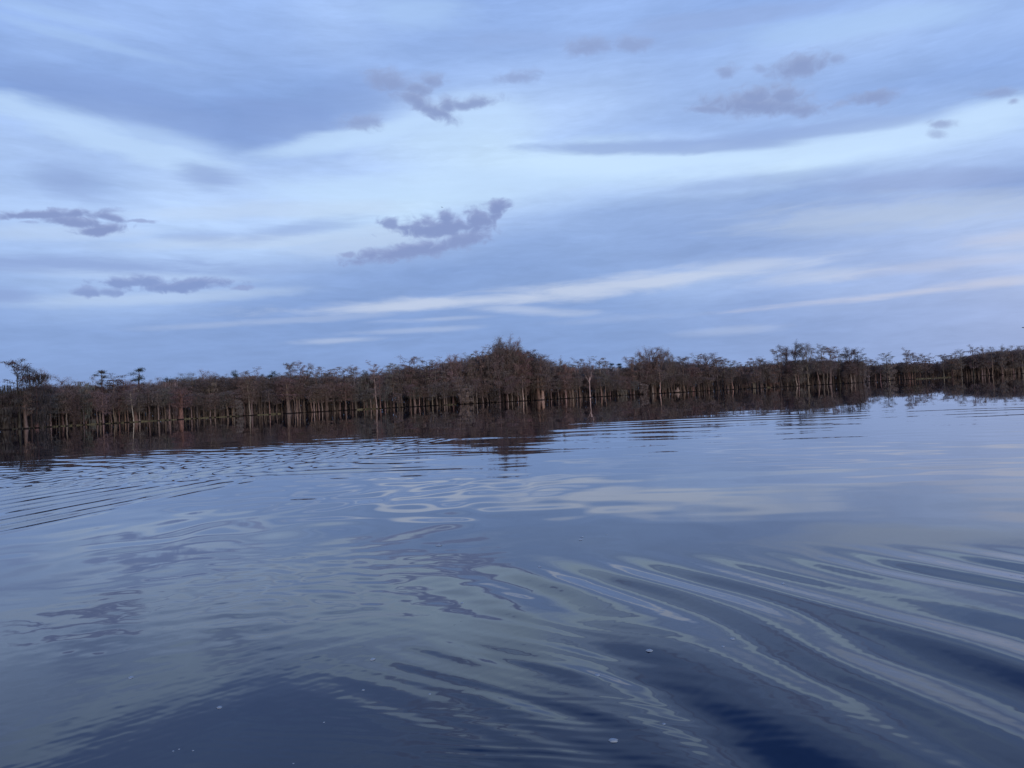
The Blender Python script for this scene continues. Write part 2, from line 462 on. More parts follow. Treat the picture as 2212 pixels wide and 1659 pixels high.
    wr = win(X, Y, -0.2, 2.9, 0.9, 0.45, 0, 2)
    H += wr * wsum(X, Y + w2 * .03, comps(16, 8, 0.05, 0.10, 14, 9, 0.018), dr)
    wz = win(X, Y, -2.0, 4.1, 1.6, 1.2, 0, 2)
    H += wz * wsum(X, Y, comps(17, 14, 0.10, 0.30, 120, 40, 0.004), dr)
    H += (1 - sstep(R, 5, 9)) * wsum(X, Y, comps(21, 16, 0.045, 0.12, 30, 80, 0.0035), dr)
    return H
WATER, nt_, b_ = mat_new('water')
b_.inputs['Base Color'].default_value = (0.0, 0.010, 0.038, 1)
b_.inputs['Roughness'].default_value = 0.02
b_.inputs['IOR'].default_value = 1.22
b_.inputs['Coat Weight'].default_value = 0.5; b_.inputs['Coat IOR'].default_value = 1.33; b_.inputs['Coat Roughness'].default_value = 0.01
wm_ = water_mesh(); wm_.materials.append(WATER)
water = link(bpy.data.objects.new('water', wm_)); tag(water, kind='structure')

# ------------------------------------------------------------------ shoreline
SHX = [-700, -300, 0, 560, 1106, 1480, 1864, 1867, 2053, 2212, 2500, 3000]
SHD = [190, 190, 200, 235, 240, 280, 328, 412, 430, 450, 470, 470]
MX = [0,100,150,200,270,330,400,450,500,560,620,700,780,830,880,930,960,1010,1045,1065,1085,1108,1130,1155,1185,1220,1240,1280,1330,1360,1400,1450,1490,1540,1590,1640,1680,1720,1800,1850,1864,1868,1900,1960,2000,2030,2060,2100,2150,2212]
MY = [845,825,828,825,825,825,812,808,810,808,806,806,806,800,788,788,782,772,762,752,743,743,753,765,776,785,790,785,792,785,775,775,782,783,788,786,780,775,775,775,778,788,785,780,781,783,772,764,757,752]
def shore_d(x): return float(np.interp(x, SHX, SHD))
def hor_y(x):                                            # print height of the horizon at print position x
    return 916.0 - 0.0519 * x
def place(x, y, extra):
    """ground point under the survey direction (x, y), extra metres behind the waterline there"""
    a, e = azel(x, y)
    D = shore_d(x) + extra
    return D * math.sin(a), D * math.cos(a), D, e
def mass_top(x, D):
    y = float(np.interp(x, MX, MY))
    if x < 0: y = 845 - 0.0519 * x + 0
    if x > 2212: y = 752 - 0.0519 * (x - 2212)
    return CAM_H + D * math.tan(azel(x, y)[1])

def bank():
    V, Q = [], []
    xs = list(np.linspace(-700, 1864, 120)) + [1865.5] + list(np.linspace(1867, 3000, 60))
    rg = random.Random(5)
    prof = [(4.0, -0.25), (6.0, 0.06), (12, 0.16), (40, 0.3), (150, 0.5), (6000, 1.0)]
    n = len(prof)
    for x in xs:
        a = azel(x, hor_y(x))[0]
        for k, (e, z) in enumerate(prof):
            D = shore_d(x) + e + (rg.uniform(-.8, .8) if k < 3 else 0)
            V.append((D * math.sin(a), D * math.cos(a), z + (rg.uniform(-.04, .04) if 0 < k < 4 else 0)))
    for i in range(len(xs) - 1):
        for k in range(n - 1):
            Q.append((i * n + k, (i + 1) * n + k, (i + 1) * n + k + 1, i * n + k + 1))
    me = mesh_from('forest_floor', V, Q, None, True); me.materials.append(SOIL)
    tag(link(bpy.data.objects.new('forest_floor', me)), kind='structure')
bank()

def grass():
    rg = np.random.default_rng(4)
    Vs, Ts = [], []
    cnt = 0
    for x0, x1, e0, e1, n, hh in ((26, 330, 3.2, 7.0, 15000, .33), (330, 520, 3.2, 6.5, 8000, .30), (556, 606, 3, 5.5, 2200, .36),
                                  (770, 824, 2.5, 5.5, 2600, .42), (955, 985, 3, 5, 900, .3), (1652, 1664, 2.5, 5, 400, .4), (1978, 2056, -2, 4, 5000, .42), (1360 ,1385,0,2,0,.2)):
        for _ in range(n):
            x = rg.uniform(x0, x1)
            a = azel(x, hor_y(x))[0]
            D = shore_d(x) + rg.uniform(e0, e1)
            px, py = D * math.sin(a), D * math.cos(a)
            h = hh * rg.uniform(.5, 1.1) * (0.75 + .25 * math.sin(x * .13)); w = rg.uniform(.05, .11)
            t = rg.uniform(0, math.pi)
            dx, dy = math.cos(t) * w, math.sin(t) * w
            Vs += [(px - dx, py - dy, -.02), (px + dx, py + dy, -.02), (px + rg.uniform(-.1, .1), py + rg.uniform(-.1, .1), h)]
            Ts.append((cnt, cnt + 1, cnt + 2)); cnt += 3
    me = mesh_from('grass', Vs, None, Ts); me.materials.append(GRASS)
    tag(link(bpy.data.objects.new('grass', me)), 'pale green marsh grass edging the waterline under the trees', 'grass', kind='stuff')
grass()

# ------------------------------------------------------------------ trees
class MB:
    def __init__(s): s.V = []; s.Q = []; s.T = []; s.n = 0
    def add(s, V, Q=None, T=None):
        V = np.asarray(V, float).reshape(-1, 3); s.V.append(V)
        if Q is not None and len(Q): s.Q.append(np.asarray(Q) + s.n)
        if T is not None and len(T): s.T.append(np.asarray(T) + s.n)
        s.n += len(V)
    def arrays(s):
        return (np.concatenate(s.V), np.concatenate(s.Q) if s.Q else None, np.concatenate(s.T) if s.T else None)
    def build(s, name, mat, sm=False):
        V, Q, T = s.arrays()
        me = mesh_from(name, V, Q, T, sm); me.materials.append(mat)
        return me
def tube(mb, pts, rad, sides=6, flute=0.0, fl_n=5):
    pts = np.asarray(pts, float); n = len(pts)
    tan = np.gradient(pts, axis=0); tan /= np.linalg.norm(tan, axis=1)[:, None] + 1e-9
    ref = np.array([0.3, 0.9, 0.1]) if abs(tan[0][2]) > .7 else np.array([0, 0, 1.0])
    u = np.cross(tan, ref); u /= np.linalg.norm(u, axis=1)[:, None] + 1e-9
    v = np.cross(tan, u)
    a = np.linspace(0, 2 * np.pi, sides, endpoint=False)
    r = np.asarray(rad, float)[:, None] * np.ones(sides)[None, :]
    if flute:
        k = np.clip((np.asarray(rad) / rad[-1] - 2.0) / 3.0, 0, 1)[:, None]
        r = r * (1 + flute * k * np.cos(a * fl_n)[None, :])
    V = pts[:, None, :] + r[:, :, None] * (np.cos(a)[None, :, None] * u[:, None, :] + np.sin(a)[None, :, None] * v[:, None, :])
    Q = []
    for i in range(n - 1):
        for j in range(sides):
            k = (j + 1) % sides
            Q.append((i * sides + j, i * sides + k, (i + 1) * sides + k, (i + 1) * sides + j))
    mb.add(V, Q)
def sprays(mb, centres, rg, per, rad, length, width, flat=0.5, up=0.0, droop=0.0):
    """clusters of slender twig blades around each centre"""
    c = np.repeat(np.asarray(centres, float), per, axis=0)
    n = len(c)
    if n == 0: return
    off = rg.normal(size=(n, 3)) * rad * np.array([1, 1, flat])
    d = rg.normal(size=(n, 3)) * np.array([1, 1, max(flat, .35)]); d[:, 2] += up - droop
    d /= np.linalg.norm(d, axis=1)[:, None]
    s = np.cross(d, rg.normal(size=(n, 3))); s /= np.linalg.norm(s, axis=1)[:, None] + 1e-9
    ln = length * rg.uniform(.5, 1.4, n)[:, None]; w = width * rg.uniform(.6, 1.4, n)[:, None]
    p = c + off
    V = np.stack([p - s * w, p + s * w, p + d * ln], 1).reshape(-1, 3)
    mb.add(V, None, np.arange(n * 3).reshape(-1, 3))
def strands(mb, pts, rg, per, spread, l0, l1, w):
    c = np.repeat(np.asarray(pts, float), per, axis=0); n = len(c)
    if n == 0: return
    p = c + rg.normal(size=(n, 3)) * np.array([spread, spread, spread * .3])
    a = rg.uniform(0, np.pi, n); s = np.stack([np.cos(a), np.sin(a), np.zeros(n)], 1) * (w * rg.uniform(.5, 1.4, n))[:, None]
    ln = rg.uniform(l0, l1, n)
    m = p - np.array([0, 0, 1.0]) * (ln * .5)[:, None] + rg.normal(size=(n, 3)) * .04
    e = p - np.array([0, 0, 1.0]) * ln[:, None] + rg.normal(size=(n, 3)) * .07
    V = np.stack([p - s * .5, p + s * .5, m + s, m - s, e], 1).reshape(-1, 3)
    b = np.arange(n)[:, None] * 5
    mb.add(V, b + np.array([[0, 1, 2, 3]]), b + np.array([[3, 2, 4]]))

def make_proto(kind, seed, lean=0.0):
    """a 16 m tree: trunk with limbs, crown of twigs, hanging moss"""
    rg = np.random.default_rng(seed)
    H = 16.0
    tr, cr, ms = MB(), MB(), MB()
    r0 = {'pine': .34, 'bare': .16, 'snag': .26, 'evergreen': .22, 'stump': .5, 'flat': .27, 'dense': .21, 'mossy': .22, 'broad': .34, 'thick': .48, 'slim': .16}[kind]
    top = {'stump': .16, 'snag': .62, 'pine': .97, 'broad': .80}.get(kind, .93)
    zs = np.array([0, .015, .04, .08, .14, .22, .34, .46, .58, .70, .82, .92, 1.0]) * H * top
    cx = np.cumsum(rg.normal(0, .05, len(zs)) + lean * np.diff(np.concatenate([[0], zs]))); cy = np.cumsum(rg.normal(0, .06, len(zs)))
    cx -= cx[0]; cy -= cy[0]
    t = zs / (H * top)
    swell = {'stump': 2.4, 'thick': .8, 'pine': .3, 'bare': .6, 'slim': .7}.get(kind, 1.0)
    rad = r0 * ((1 - t) ** (.5 if kind == 'thick' else .8) * .85 + .15) * (1 + swell * np.exp(-t / .055))
    if kind == 'stump': rad = 1.3 * (1 - t) ** .9 + .06
    axis = np.stack([cx, cy, zs - .35], 1)
    tube(tr, axis, rad, 10, 0.22, 5)
    def at(tt):
        return np.array([np.interp(tt * H, zs, axis[:, k]) for k in range(3)])
    tips, mid = [], []
    def limb(tt, phi, ln, rise, r, sub=4, curve=0.0, seg=5):
        p = at(tt).copy(); pts = [p.copy()]
        d = np.array([math.cos(phi) * math.cos(rise), math.sin(phi) * math.cos(rise), math.sin(rise)])
        for k in range(seg):
            d = d + rg.normal(0, .16, 3); d[2] += curve; d /= np.linalg.norm(d)
            p = p + d * ln / seg; pts.append(p.copy())
        tube(tr, pts, np.linspace(r, r * .3, len(pts)), 4)
        for k in range(sub):
            q = pts[rg.integers(max(1, seg - 3), seg + 1)]
            e = d + rg.normal(0, .75, 3) * np.array([1, 1, .55]); e /= np.linalg.norm(e)
            l2 = ln * rg.uniform(.22, .42); pp = [q, q + e * l2 * .5 + rg.normal(0, .08, 3), q + e * l2]
            tube(tr, pp, [r * .38, r * .25, r * .14], 3)
            tips.append(pp[2]); mid.append(pp[1])
        tips.append(pts[-1]); mid.extend(pts[2:])
    ga = 2.4
    if kind == 'flat':          # bare pole, level limbs, flat layered pads
        for k in range(13):
            tt = .56 + .36 * (k / 12) ** .8
            limb(tt, k * ga + rg.uniform(-.4, .4), rg.uniform(1.6, 3.1) * (1.0 if k > 4 else .8), rg.uniform(.05, .6), .07, 4, .04)
        sprays(cr, tips, rg, 26, .42, .42, .038, .26, .1)
        sprays(cr, mid, rg, 4, .25, .3, .025, .3)
        for k in range(16): 
            limb(.30 + .30 * rg.random(), rg.uniform(0, 6.28), rg.uniform(1, 2.2), rg.uniform(-.1, .5), .04, 2)
        sprays(cr, tips[-48:], rg, 15, .45, .4, .035, .5)
        strands(ms, mid, rg, 1, .3, .3, 1.3, .045)
    elif kind in ('dense', 'thick', 'slim'):        # full feathery red-brown crown
        nL = 34 if kind != 'slim' else 22
        lo = {'dense': .36, 'slim': .50, 'thick': .40}[kind]
        for k in range(nL):
            f = k / (nL - 1); tt = lo + (.93 - lo) * f
            limb(tt, k * ga, ((1.4 + .9 * f if f < .8 else 1.7) + rg.uniform(-.4, .7)) * (.7 if kind == 'slim' else 1), rg.uniform(.0, .5) + .45 * max(f - .6, 0), .055, 4, .01)
        sprays(cr, tips, rg, 19, .5, .42, .038, .55)
        sprays(cr, mid, rg, 5, .35, .35, .03, .6)
        strands(ms, mid, rg, 1, .35, .4, 1.4, .05)
    elif kind == 'mossy':       # crown hung with curtains of moss
        nL = 26
        for k in range(nL):
            f = k / (nL - 1); tt = .15 + .76 * f
            limb(tt, k * ga, rg.uniform(1.5, 2.9), rg.uniform(-.1, .5), .055, 4, .02)
        sprays(cr, tips, rg, 11, .4, .38, .035, .4)
        strands(ms, tips, rg, 4, .4, .7, 2.6, .06)
        strands(ms, mid, rg, 3, .35, .5, 2.2, .055)
    elif kind == 'broad':       # several heavy ascending stems, wide domed fan of a crown
        for k in range(9):
            limb(.36 + .40 * k / 8, k * ga, rg.uniform(5.0, 6.6) * (1 - .30 * k / 8), rg.uniform(.75, 1.2), .13, 9, .03, 7)
        for k in range(14):
            limb(.26 + .3 * k / 13, k * ga, rg.uniform(2, 3.4), rg.uniform(-.05, .4), .06, 4)
        sprays(cr, tips, rg, 30, .55, .42, .042, .45)
        sprays(cr, mid, rg, 9, .4, .35, .035, .5)
        strands(ms, mid, rg, 1, .3, .4, 1.5, .05)
    elif kind == 'bare':        # leafless grey hardwood, fine upswept twigs
        for k in range(16):
            limb(.38 + .54 * k / 15, k * ga, rg.uniform(2.0, 3.6) * (1 - .3 * k / 15), rg.uniform(.6, 1.1), .05, 6, .05)
        sprays(cr, tips, rg, 13, .28, .6, .016, .9, .8)
        sprays(cr, mid, rg, 4, .3, .5, .016, .8, .5)
        strands(ms, mid[:30], rg, 1, .3, .3, .8, .04)
    elif kind == 'pine':
        for k in range(8):
            limb(.56 + .38 * k / 7, k * ga + rg.uniform(-.5, .5), rg.uniform(.8, 1.9) * (1 - .35 * k / 7), rg.uniform(.1, .7), .06, 1, .03)
        tips.append(at(.96)); tips = [t_ for t_ in tips if rg.random() < .75] + [at(.96)]
        sprays(cr, tips, rg, 190, .40, .26, .045, .62, .3)
    elif kind == 'evergreen':
        for k in range(24):
            f = k / 23
            limb(.45 + .46 * f, k * ga, (2.9 - 1.6 * f) + rg.uniform(-.3, .3), rg.uniform(.2, .8), .05, 4, .02)
        sprays(cr, tips, rg, 34, .45, .3, .055, .6)
    elif kind == 'snag':        # dead forked tree, no foliage
        for ph, ln in ((0.1, 4.8), (2.9, 4.2), (1.6, 2.0)):
            limb(.40 + rg.uniform(-.03, .12), ph, ln, 1.0, .14, 2, .02, 6)
        sprays(cr, tips, rg, 8, .3, .5, .02, .8, .5)
        strands(ms, mid[:8], rg, 2, .2, .3, .9, .04)
    elif kind == 'stump':
        sprays(cr, [axis[-1]], rg, 14, .15, .5, .03, .8, .6)
        strands(ms, [axis[-1], axis[-3]], rg, 4, .3, .3, .7, .04)
    return tr, cr, ms

VARIANTS = {'flat': 4, 'dense': 4, 'mossy': 4, 'broad': 3, 'bare': 3, 'pine': 2, 'evergreen': 2, 'snag': 1, 'stump': 1, 'thick': 2, 'slim': 3}
PROTO = {}
for kd, nv in VARIANTS.items():
    for v in range(nv):
        tr, cr, ms = make_proto(kd, 100 + 17 * v + sum(map(ord, kd)), 0.0)
        fol = NEEDLE if kd in ('pine', 'evergreen') else TWIG
        allV = np.concatenate([tr.arrays()[0]] + ([cr.arrays()[0]] if cr.n else []))
        PROTO[(kd, v)] = dict(
            trunk=tr.build('trunk', BARK, True), crown=cr.build('crown', fol) if cr.n else None,
            moss=ms.build('hanging_moss', MOSS) if ms.n else None, top=float(np.percentile(allV[:, 2], 99.2 if kd != 'snag' else 100)),
            width=float(np.percentile(np.abs(allV[:, 0]), 96) * 2), raw=(tr, cr, ms))

BARKS = {'pale': (.33, .265, .235), 'white': (.50, .43, .39), 'tan': (.21, .165, .145), 'grey': (.19, .16, .145), 'red': (.20, .145, .125), 'dark': (.07, .056, .052)}
TONES = {'red': (.205, .157, .146), 'brown': (.205, .172, .16), 'grey': (.20, .18, .18), 'ash': (.27, .24, .23), 'dark': (.10, .082, .082), 'green': (.040, .058, .050), 'olive': (.17, .16, .12)}
MOSSC = {'red': (.21, .17, .155), 'brown': (.21, .19, .175), 'grey': (.23, .215, .205), 'ash': (.22, .20, .185), 'dark': (.08, .07, .068), 'green': (.08, .075, .06), 'olive': (.10, .09, .07)}
NAME = {'pine': 'pine_tree', 'evergreen': 'evergreen_tree', 'bare': 'bare_tree', 'snag': 'dead_tree', 'stump': 'tree_stump'}
rnd = random.Random(77)
tree_count = [0]
def tree(px, py, H, kind, label, bark='tan', tone='brown', group=None, width=None, lean=0.0, v=None, cat=None, rz=None, thick=1.0):
    if v is None: v = rnd.randrange(VARIANTS[kind])
    pr = PROTO[(kind, v)]
    root = bpy.data.objects.new(NAME.get(kind, 'cypress_tree'), None)
    root.empty_display_size = 0.5
    root.location = (px, py, -0.05)
    s = H / pr['top']
    sx = s if width is None else width / pr['width']
    sx = max(min(sx, s * 2.2), s * .35)
    root.scale = (sx, sx, s)
    # lean to the right of the view in radians, applied before the spin about the stem
    az_ = math.atan2(px, py)
    rz = rnd.uniform(0, 6.28) if rz is None else rz
    m = Matrix.Rotation(-az_, 4, 'Z') @ Matrix.Rotation(lean, 4, 'Y') @ Matrix.Rotation(az_ + rz, 4, 'Z')
    root.rotation_euler = m.to_euler()
    link(root)
    j = lambda c: tuple(max(0.005, x * rnd.uniform(.86, 1.16)) for x in c[:1]) + tuple(x * rnd.uniform(.92, 1.08) for x in c[1:]) + (1.0,)
    o = bpy.data.objects.new('trunk', pr['trunk']); q_ = rnd.uniform(.6, 1.12) if bark in ('tan', 'pale') else 1; o.color = tuple(c_ * q_ for c_ in j(BARKS[bark])[:3]) + (1,); link(o, root)
    if pr['crown']:
        o = bpy.data.objects.new('crown', pr['crown']); o.color = j(TONES[tone]); link(o, root)
    if pr['moss']:
        o = bpy.data.objects.new('hanging_moss', pr['moss']); o['kind'] = 'stuff'; o.color = j(MOSSC[tone]); link(o, root)
    tag(root, label, cat or {'stump': 'tree stump'}.get(kind, 'tree'), group)
    tree_count[0] += 1
    return root
def crown_tree(x, y, kind, label, w=None, extra=2.0, bark='tan', tone='brown', lean=0.0, **kw):
    """tree whose top shows at survey point (x, y)"""
    px, py, D, e = place(x + 0.5, y, extra)
    H = CAM_H + D * math.tan(e)
    a = azel(x, y)[0] - lean * H / D
    return tree(D * math.sin(a), D * math.cos(a), H, kind, label, bark, tone, 'trees along the far bank', None if w is None else w * K / FPX * D, lean, **kw)
def trunk_tree(x, ytop, kind, label, w=None, extra=0.0, bark='pale', tone='brown', lean=0.0, **kw):
    """tree whose foot shows at survey position x, top at print height ytop"""
    px, py, D, e = place(x, hor_y(x) + 6, extra)
    H = CAM_H + D * math.tan(azel(x, ytop)[1])
    return tree(px, py, H, kind, label, bark, tone, 'trees along the far bank', None if w is None else w * K / FPX * D, lean, **kw)

# crowns that break the skyline, left to right: print x, y of the top, kind, crown width, ...
CT, TTR = crown_tree, trunk_tree
CT(5, 832, 'mossy', 'dark mossy cypress cut by the left edge of the view', 50, -6, 'dark', 'dark')
CT(37, 776, 'flat', 'tall moss hung cypress with a ragged spiky top near the left edge', 34, -8, 'dark', 'dark', v=2)
CT(62, 790, 'dense', 'second spire of the ragged pair near the left edge, slightly lower', 30, -7, 'dark', 'dark', v=2)
CT(75, 806, 'mossy', 'dark bulky mossy cypress right beside the ragged left spires', 40, -5, 'red', 'dark')
CT(93, 797, 'bare', 'thin bare tree with one straight twig top right of the left spires', 26, 6, 'grey', 'ash')
CT(103, 808, 'bare', 'low bare grey tree just right of the thin straight twig top', 30, 8, 'grey', 'ash')
CT(133, 812, 'bare', 'bare grey tree with an arching flat crown, left part of the bank', 44, 6, 'grey', 'ash')
CT(156, 825, 'dense', 'rounded brown cypress left of the low gap in the left skyline', 34, 3, 'tan', 'brown')
CT(182, 824, 'mossy', 'grey mossy cypress standing in the low gap of the left skyline', 30, 4, 'grey', 'grey')
CT(200, 813, 'bare', 'pale feathery bare tree just left of the flag topped tree', 30, 10, 'grey', 'ash')
CT(218, 800, 'pine', 'dark broken topped tree with a clump jutting left at its top', 28, 3, 'dark', 'dark', v=1)
CT(243, 806, 'flat', 'open crowned cypress with dark tufts right of the broken topped tree', 36, 3, 'grey', 'dark')
CT(268, 819, 'dense', 'reddish cypress between the tufted cypress and the lone pine', 34, 3, 'red', 'red')
CT(299, 795, 'pine', 'lone dark pine with rounded needle clumps standing above the left trees', 34, 12, 'dark', 'green', v=0)
CT(318, 820, 'bare', 'fine twigged bare tree touching the right side of the lone pine', 26, 6, 'grey', 'ash')
CT(342, 815, 'bare', 'pale bare tree with upright twigs right of the lone pine', 34, 10, 'grey', 'ash')
CT(363, 816, 'evergreen', 'low dark rounded evergreen right of the lone pine', 34, 14, 'dark', 'green')
CT(396, 806, 'bare', 'olive grey bare tree right of the low rounded evergreen', 36, 10, 'grey', 'olive')
CT(414, 805, 'bare', 'olive tinted bare tree with a rounded head, left of the twiggy pair', 34, 9, 'grey', 'olive')
CT(439, 799, 'bare', 'tall bare tree with fine fanning twigs, first of the twiggy pair', 32, 9, 'grey', 'ash')
CT(457, 801, 'bare', 'tall bare tree with fine fanning twigs, second of the twiggy pair', 32, 9, 'grey', 'ash')
CT(478, 806, 'bare', 'bare tree between the twiggy pair and the dark knobbed evergreen', 28, 9, 'grey', 'grey')
CT(507, 800, 'evergreen', 'small dark knobbed evergreen top left of the umbrella cypress', 20, 12, 'dark', 'green')
CT(540, 794, 'flat', 'umbrella topped cypress above the left middle of the treeline', 34, 2, 'tan', 'red', v=1)
CT(556, 803, 'bare', 'wispy bare tree at the right shoulder of the umbrella cypress', 26, 7, 'grey', 'ash')
CT(568, 808, 'evergreen', 'small dark evergreen tuft right of the umbrella cypress', 16, 14, 'dark', 'green')
CT(587, 803, 'evergreen', 'wide flat dark evergreen head behind the brown crowns', 30, 14, 'dark', 'green')
CT(612, 803, 'bare', 'thin grey tree between the flat evergreen head and the tall spaced crowns', 24, 8, 'grey', 'grey')
CT(628, 783, 'flat', 'first of three tall spaced flat crowns left of the middle', 28, 2, 'dark', 'grey', v=2)
CT(647, 780, 'flat', 'second of three tall spaced flat crowns left of the middle', 26, 2, 'dark', 'brown', v=3)
CT(662, 787, 'flat', 'third and lowest of three tall spaced flat crowns left of the middle', 22, 4, 'dark', 'grey', v=0)
CT(679, 785, 'flat', 'moss draped tall cypress just right of the three spaced flat crowns', 24, 3, 'grey', 'grey', v=1)
CT(701, 793, 'flat', 'low wide flat crown right of the moss draped tall cypress', 34, 4, 'tan', 'brown', v=0)
CT(720, 802, 'dense', 'low brown dome between two wide flat crowns', 34, 4, 'tan', 'brown')
CT(740, 790, 'flat', 'wide airy umbrella crown with hanging moss left of a narrow grey crown', 40, 4, 'dark', 'ash', v=3)
CT(765, 792, 'flat', 'narrow grey flat crown right of the wide airy umbrella', 26, 4, 'grey', 'ash', v=2)
CT(788, 800, 'evergreen', 'rusty tinted dark evergreen left of the lone slender spire', 24, 6, 'red', 'olive')
CT(804, 779, 'flat', 'lone slender spire with a small tuft on a pale leaning trunk', 20, -4, 'pale', 'brown', v=1, lean=-.05)
CT(817, 795, 'flat', 'reddish ragged crown just right of the lone slender spire', 24, 0, 'red', 'red', v=3)
CT(834, 793, 'flat', 'small grey flat crown, first right of the reddish ragged crown', 20, 3, 'grey', 'grey', v=0)
CT(846, 785, 'flat', 'airy grey crown left of the big twin umbrellas', 28, 4, 'grey', 'ash', v=2)
CT(866, 789, 'dense', 'brown dome at the foot of the big twin umbrellas, left side', 34, 3, 'tan', 'brown')
CT(885, 769, 'flat', 'left and wider of the big twin umbrella crowns', 40, 2, 'dark', 'red', v=3)
CT(917, 770, 'flat', 'right and steeper of the big twin umbrella crowns', 36, 2, 'dark', 'brown', v=1)
CT(940, 783, 'flat', 'small flat crown between the twin umbrellas and the central hump', 26, 3, 'grey', 'brown', v=2)
CT(959, 770, 'flat', 'pale airy crown, first step up to the central hump', 28, 4, 'grey', 'ash', v=0)
CT(974, 766, 'broad', 'pale rounded crown, second step up to the central hump', 30, 4, 'grey', 'ash')
CT(993, 770, 'broad', 'grey brown crown, third step up to the central hump', 28, 4, 'grey', 'grey')
CT(1014, 762, 'flat', 'dark flat crown on the left slope of the central hump', 26, 3, 'dark', 'brown', v=3)
CT(1038, 748, 'flat', 'peaked tuft standing out of the left slope of the central hump', 26, 2, 'dark', 'brown', v=1)
CT(1057, 751, 'broad', 'fan shaped crown left of the tallest tree', 32, 3, 'grey', 'grey', v=0)
CT(1073, 741, 'broad', 'tall fan shaped crown touching the left side of the tallest tree', 36, 2, 'grey', 'brown', v=1)
CT(1088, 731, 'broad', 'left of the two highest domed crowns at the centre of the treeline', 44, 2, 'dark', 'brown', v=2)
CT(1103, 729, 'broad', 'highest tree of all, right of the two domed crowns at the centre', 42, 2, 'dark', 'red', v=0)
CT(1118, 745, 'broad', 'right shoulder of the tallest tree, sloping fan of brown twigs', 38, 3, 'grey', 'brown', v=1)
CT(1130, 760, 'dense', 'rusty cypress low on the right slope of the central hump', 34, 0, 'red', 'red')
CT(1147, 756, 'flat', 'dark wind swept flat crown on the right slope of the central hump', 30, 2, 'dark', 'dark', v=2)
CT(1168, 766, 'dense', 'rust brown cypress at the bottom of the right slope of the hump', 38, 0, 'red', 'red')
CT(1187, 770, 'flat', 'grey crown, first right of the central hump', 30, 4, 'grey', 'grey', v=0)
CT(1209, 774, 'broad', 'grey twiggy dome, second crown right of the central hump', 32, 4, 'grey', 'ash')
CT(1229, 782, 'flat', 'low grey crown before the notch right of the central hump', 24, 4, 'grey', 'ash', v=1)
CT(1249, 773, 'flat', 'brown flat crown just right of the notch beside the central hump', 28, 3, 'tan', 'brown', v=3)
CT(1272, 777, 'broad', 'brown twiggy crown between the notch and the green pines', 30, 3, 'tan', 'brown')
CT(1294, 769, 'flat', 'open crown with long upswept boughs left of the green pines', 34, 3, 'grey', 'brown', v=0)
CT(1311, 780, 'bare', 'small grey bare tree touching the green pines', 20, 5, 'grey', 'grey')
CT(1323, 784, 'pine', 'green pine head, left of the two behind the brown trees', 24, 16, 'dark', 'green', v=0)
CT(1339, 785, 'pine', 'green pine head, right of the two behind the brown trees', 22, 16, 'dark', 'green', v=1)
CT(1364, 771, 'broad', 'left foot of the wide twiggy dome right of the green pines', 34, 3, 'tan', 'brown')
CT(1378, 763, 'flat', 'dark flat crown on the left of the wide twiggy dome', 30, 2, 'dark', 'brown', v=1)
CT(1394, 753, 'broad', 'tall dark fan in the left half of the wide twiggy dome', 36, 2, 'dark', 'brown', v=0)
CT(1408, 751, 'broad', 'tallest fan in the middle of the wide twiggy dome', 36, 2, 'dark', 'red', v=1)
CT(1426, 754, 'broad', 'grey fan in the right half of the wide twiggy dome', 34, 3, 'grey', 'grey', v=2)
CT(1441, 757, 'broad', 'right fan of the wide twiggy dome', 30, 3, 'grey', 'grey', v=0)
CT(1453, 768, 'broad', 'low right edge of the wide twiggy dome', 26, 3, 'tan', 'brown')
CT(1473, 770, 'flat', 'flat topped cypress standing alone right of the wide twiggy dome', 30, 2, 'tan', 'brown', v=2)
CT(1493, 779, 'dense', 'low reddish crown before the level topped group', 28, 1, 'red', 'red')
CT(1507, 763, 'flat', 'left end of the level topped group right of the wide dome', 26, 2, 'dark', 'red', v=3)
CT(1526, 763, 'broad', 'middle of the level topped group right of the wide dome', 38, 2, 'dark', 'grey', v=1)
CT(1546, 768, 'flat', 'right end of the level topped group right of the wide dome', 28, 2, 'dark', 'brown', v=0)
CT(1562, 775, 'flat', 'small umbrella crown, left of a pair after the level topped group', 22, 2, 'dark', 'brown', v=2)
CT(1576, 774, 'flat', 'small umbrella crown, right of a pair after the level topped group', 20, 2, 'dark', 'brown', v=1)
CT(1594, 781, 'flat', 'stubby crown in the dip before the right hand headland', 20, 2, 'dark', 'red', v=3)
CT(1627, 771, 'flat', 'peaked flat crown in the dip before the right hand headland', 28, 2, 'grey', 'brown', v=0)
CT(1640, 774, 'flat', 'small crown right beside the peaked flat crown in the dip', 20, 3, 'grey', 'grey', v=2)
CT(1652, 778, 'dense', 'low brown dome at the left foot of the headland trees', 32, 2, 'tan', 'brown')
CT(1675, 751, 'flat', 'leaning ragged spire with boughs reaching left at the headland', 28, 1, 'dark', 'brown', v=3, lean=-.08)
CT(1697, 746, 'broad', 'dark fan of boughs at the left side of the headland crowns', 32, 1, 'dark', 'dark', v=2)
CT(1717, 739, 'broad', 'highest crown of the right hand headland', 36, 1, 'dark', 'dark', v=0)
CT(1741, 741, 'broad', 'rounded crown just right of the highest headland crown', 30, 1, 'grey', 'grey', v=1)
CT(1770, 743, 'flat', 'slender headland cypress with an open top on a long pale trunk', 30, 0, 'pale', 'grey', v=1, lean=-.04)
CT(1795, 749, 'flat', 'T shaped flat crown on a pale trunk leaning right at the headland', 30, 0, 'pale', 'grey', v=2, lean=.07)
CT(1810, 755, 'flat', 'grey crown filling the gap right of the T shaped crown', 24, 2, 'dark', 'grey', v=0)
CT(1834, 750, 'broad', 'rounded crown near the right end of the headland', 30, 0, 'dark', 'dark', v=2)
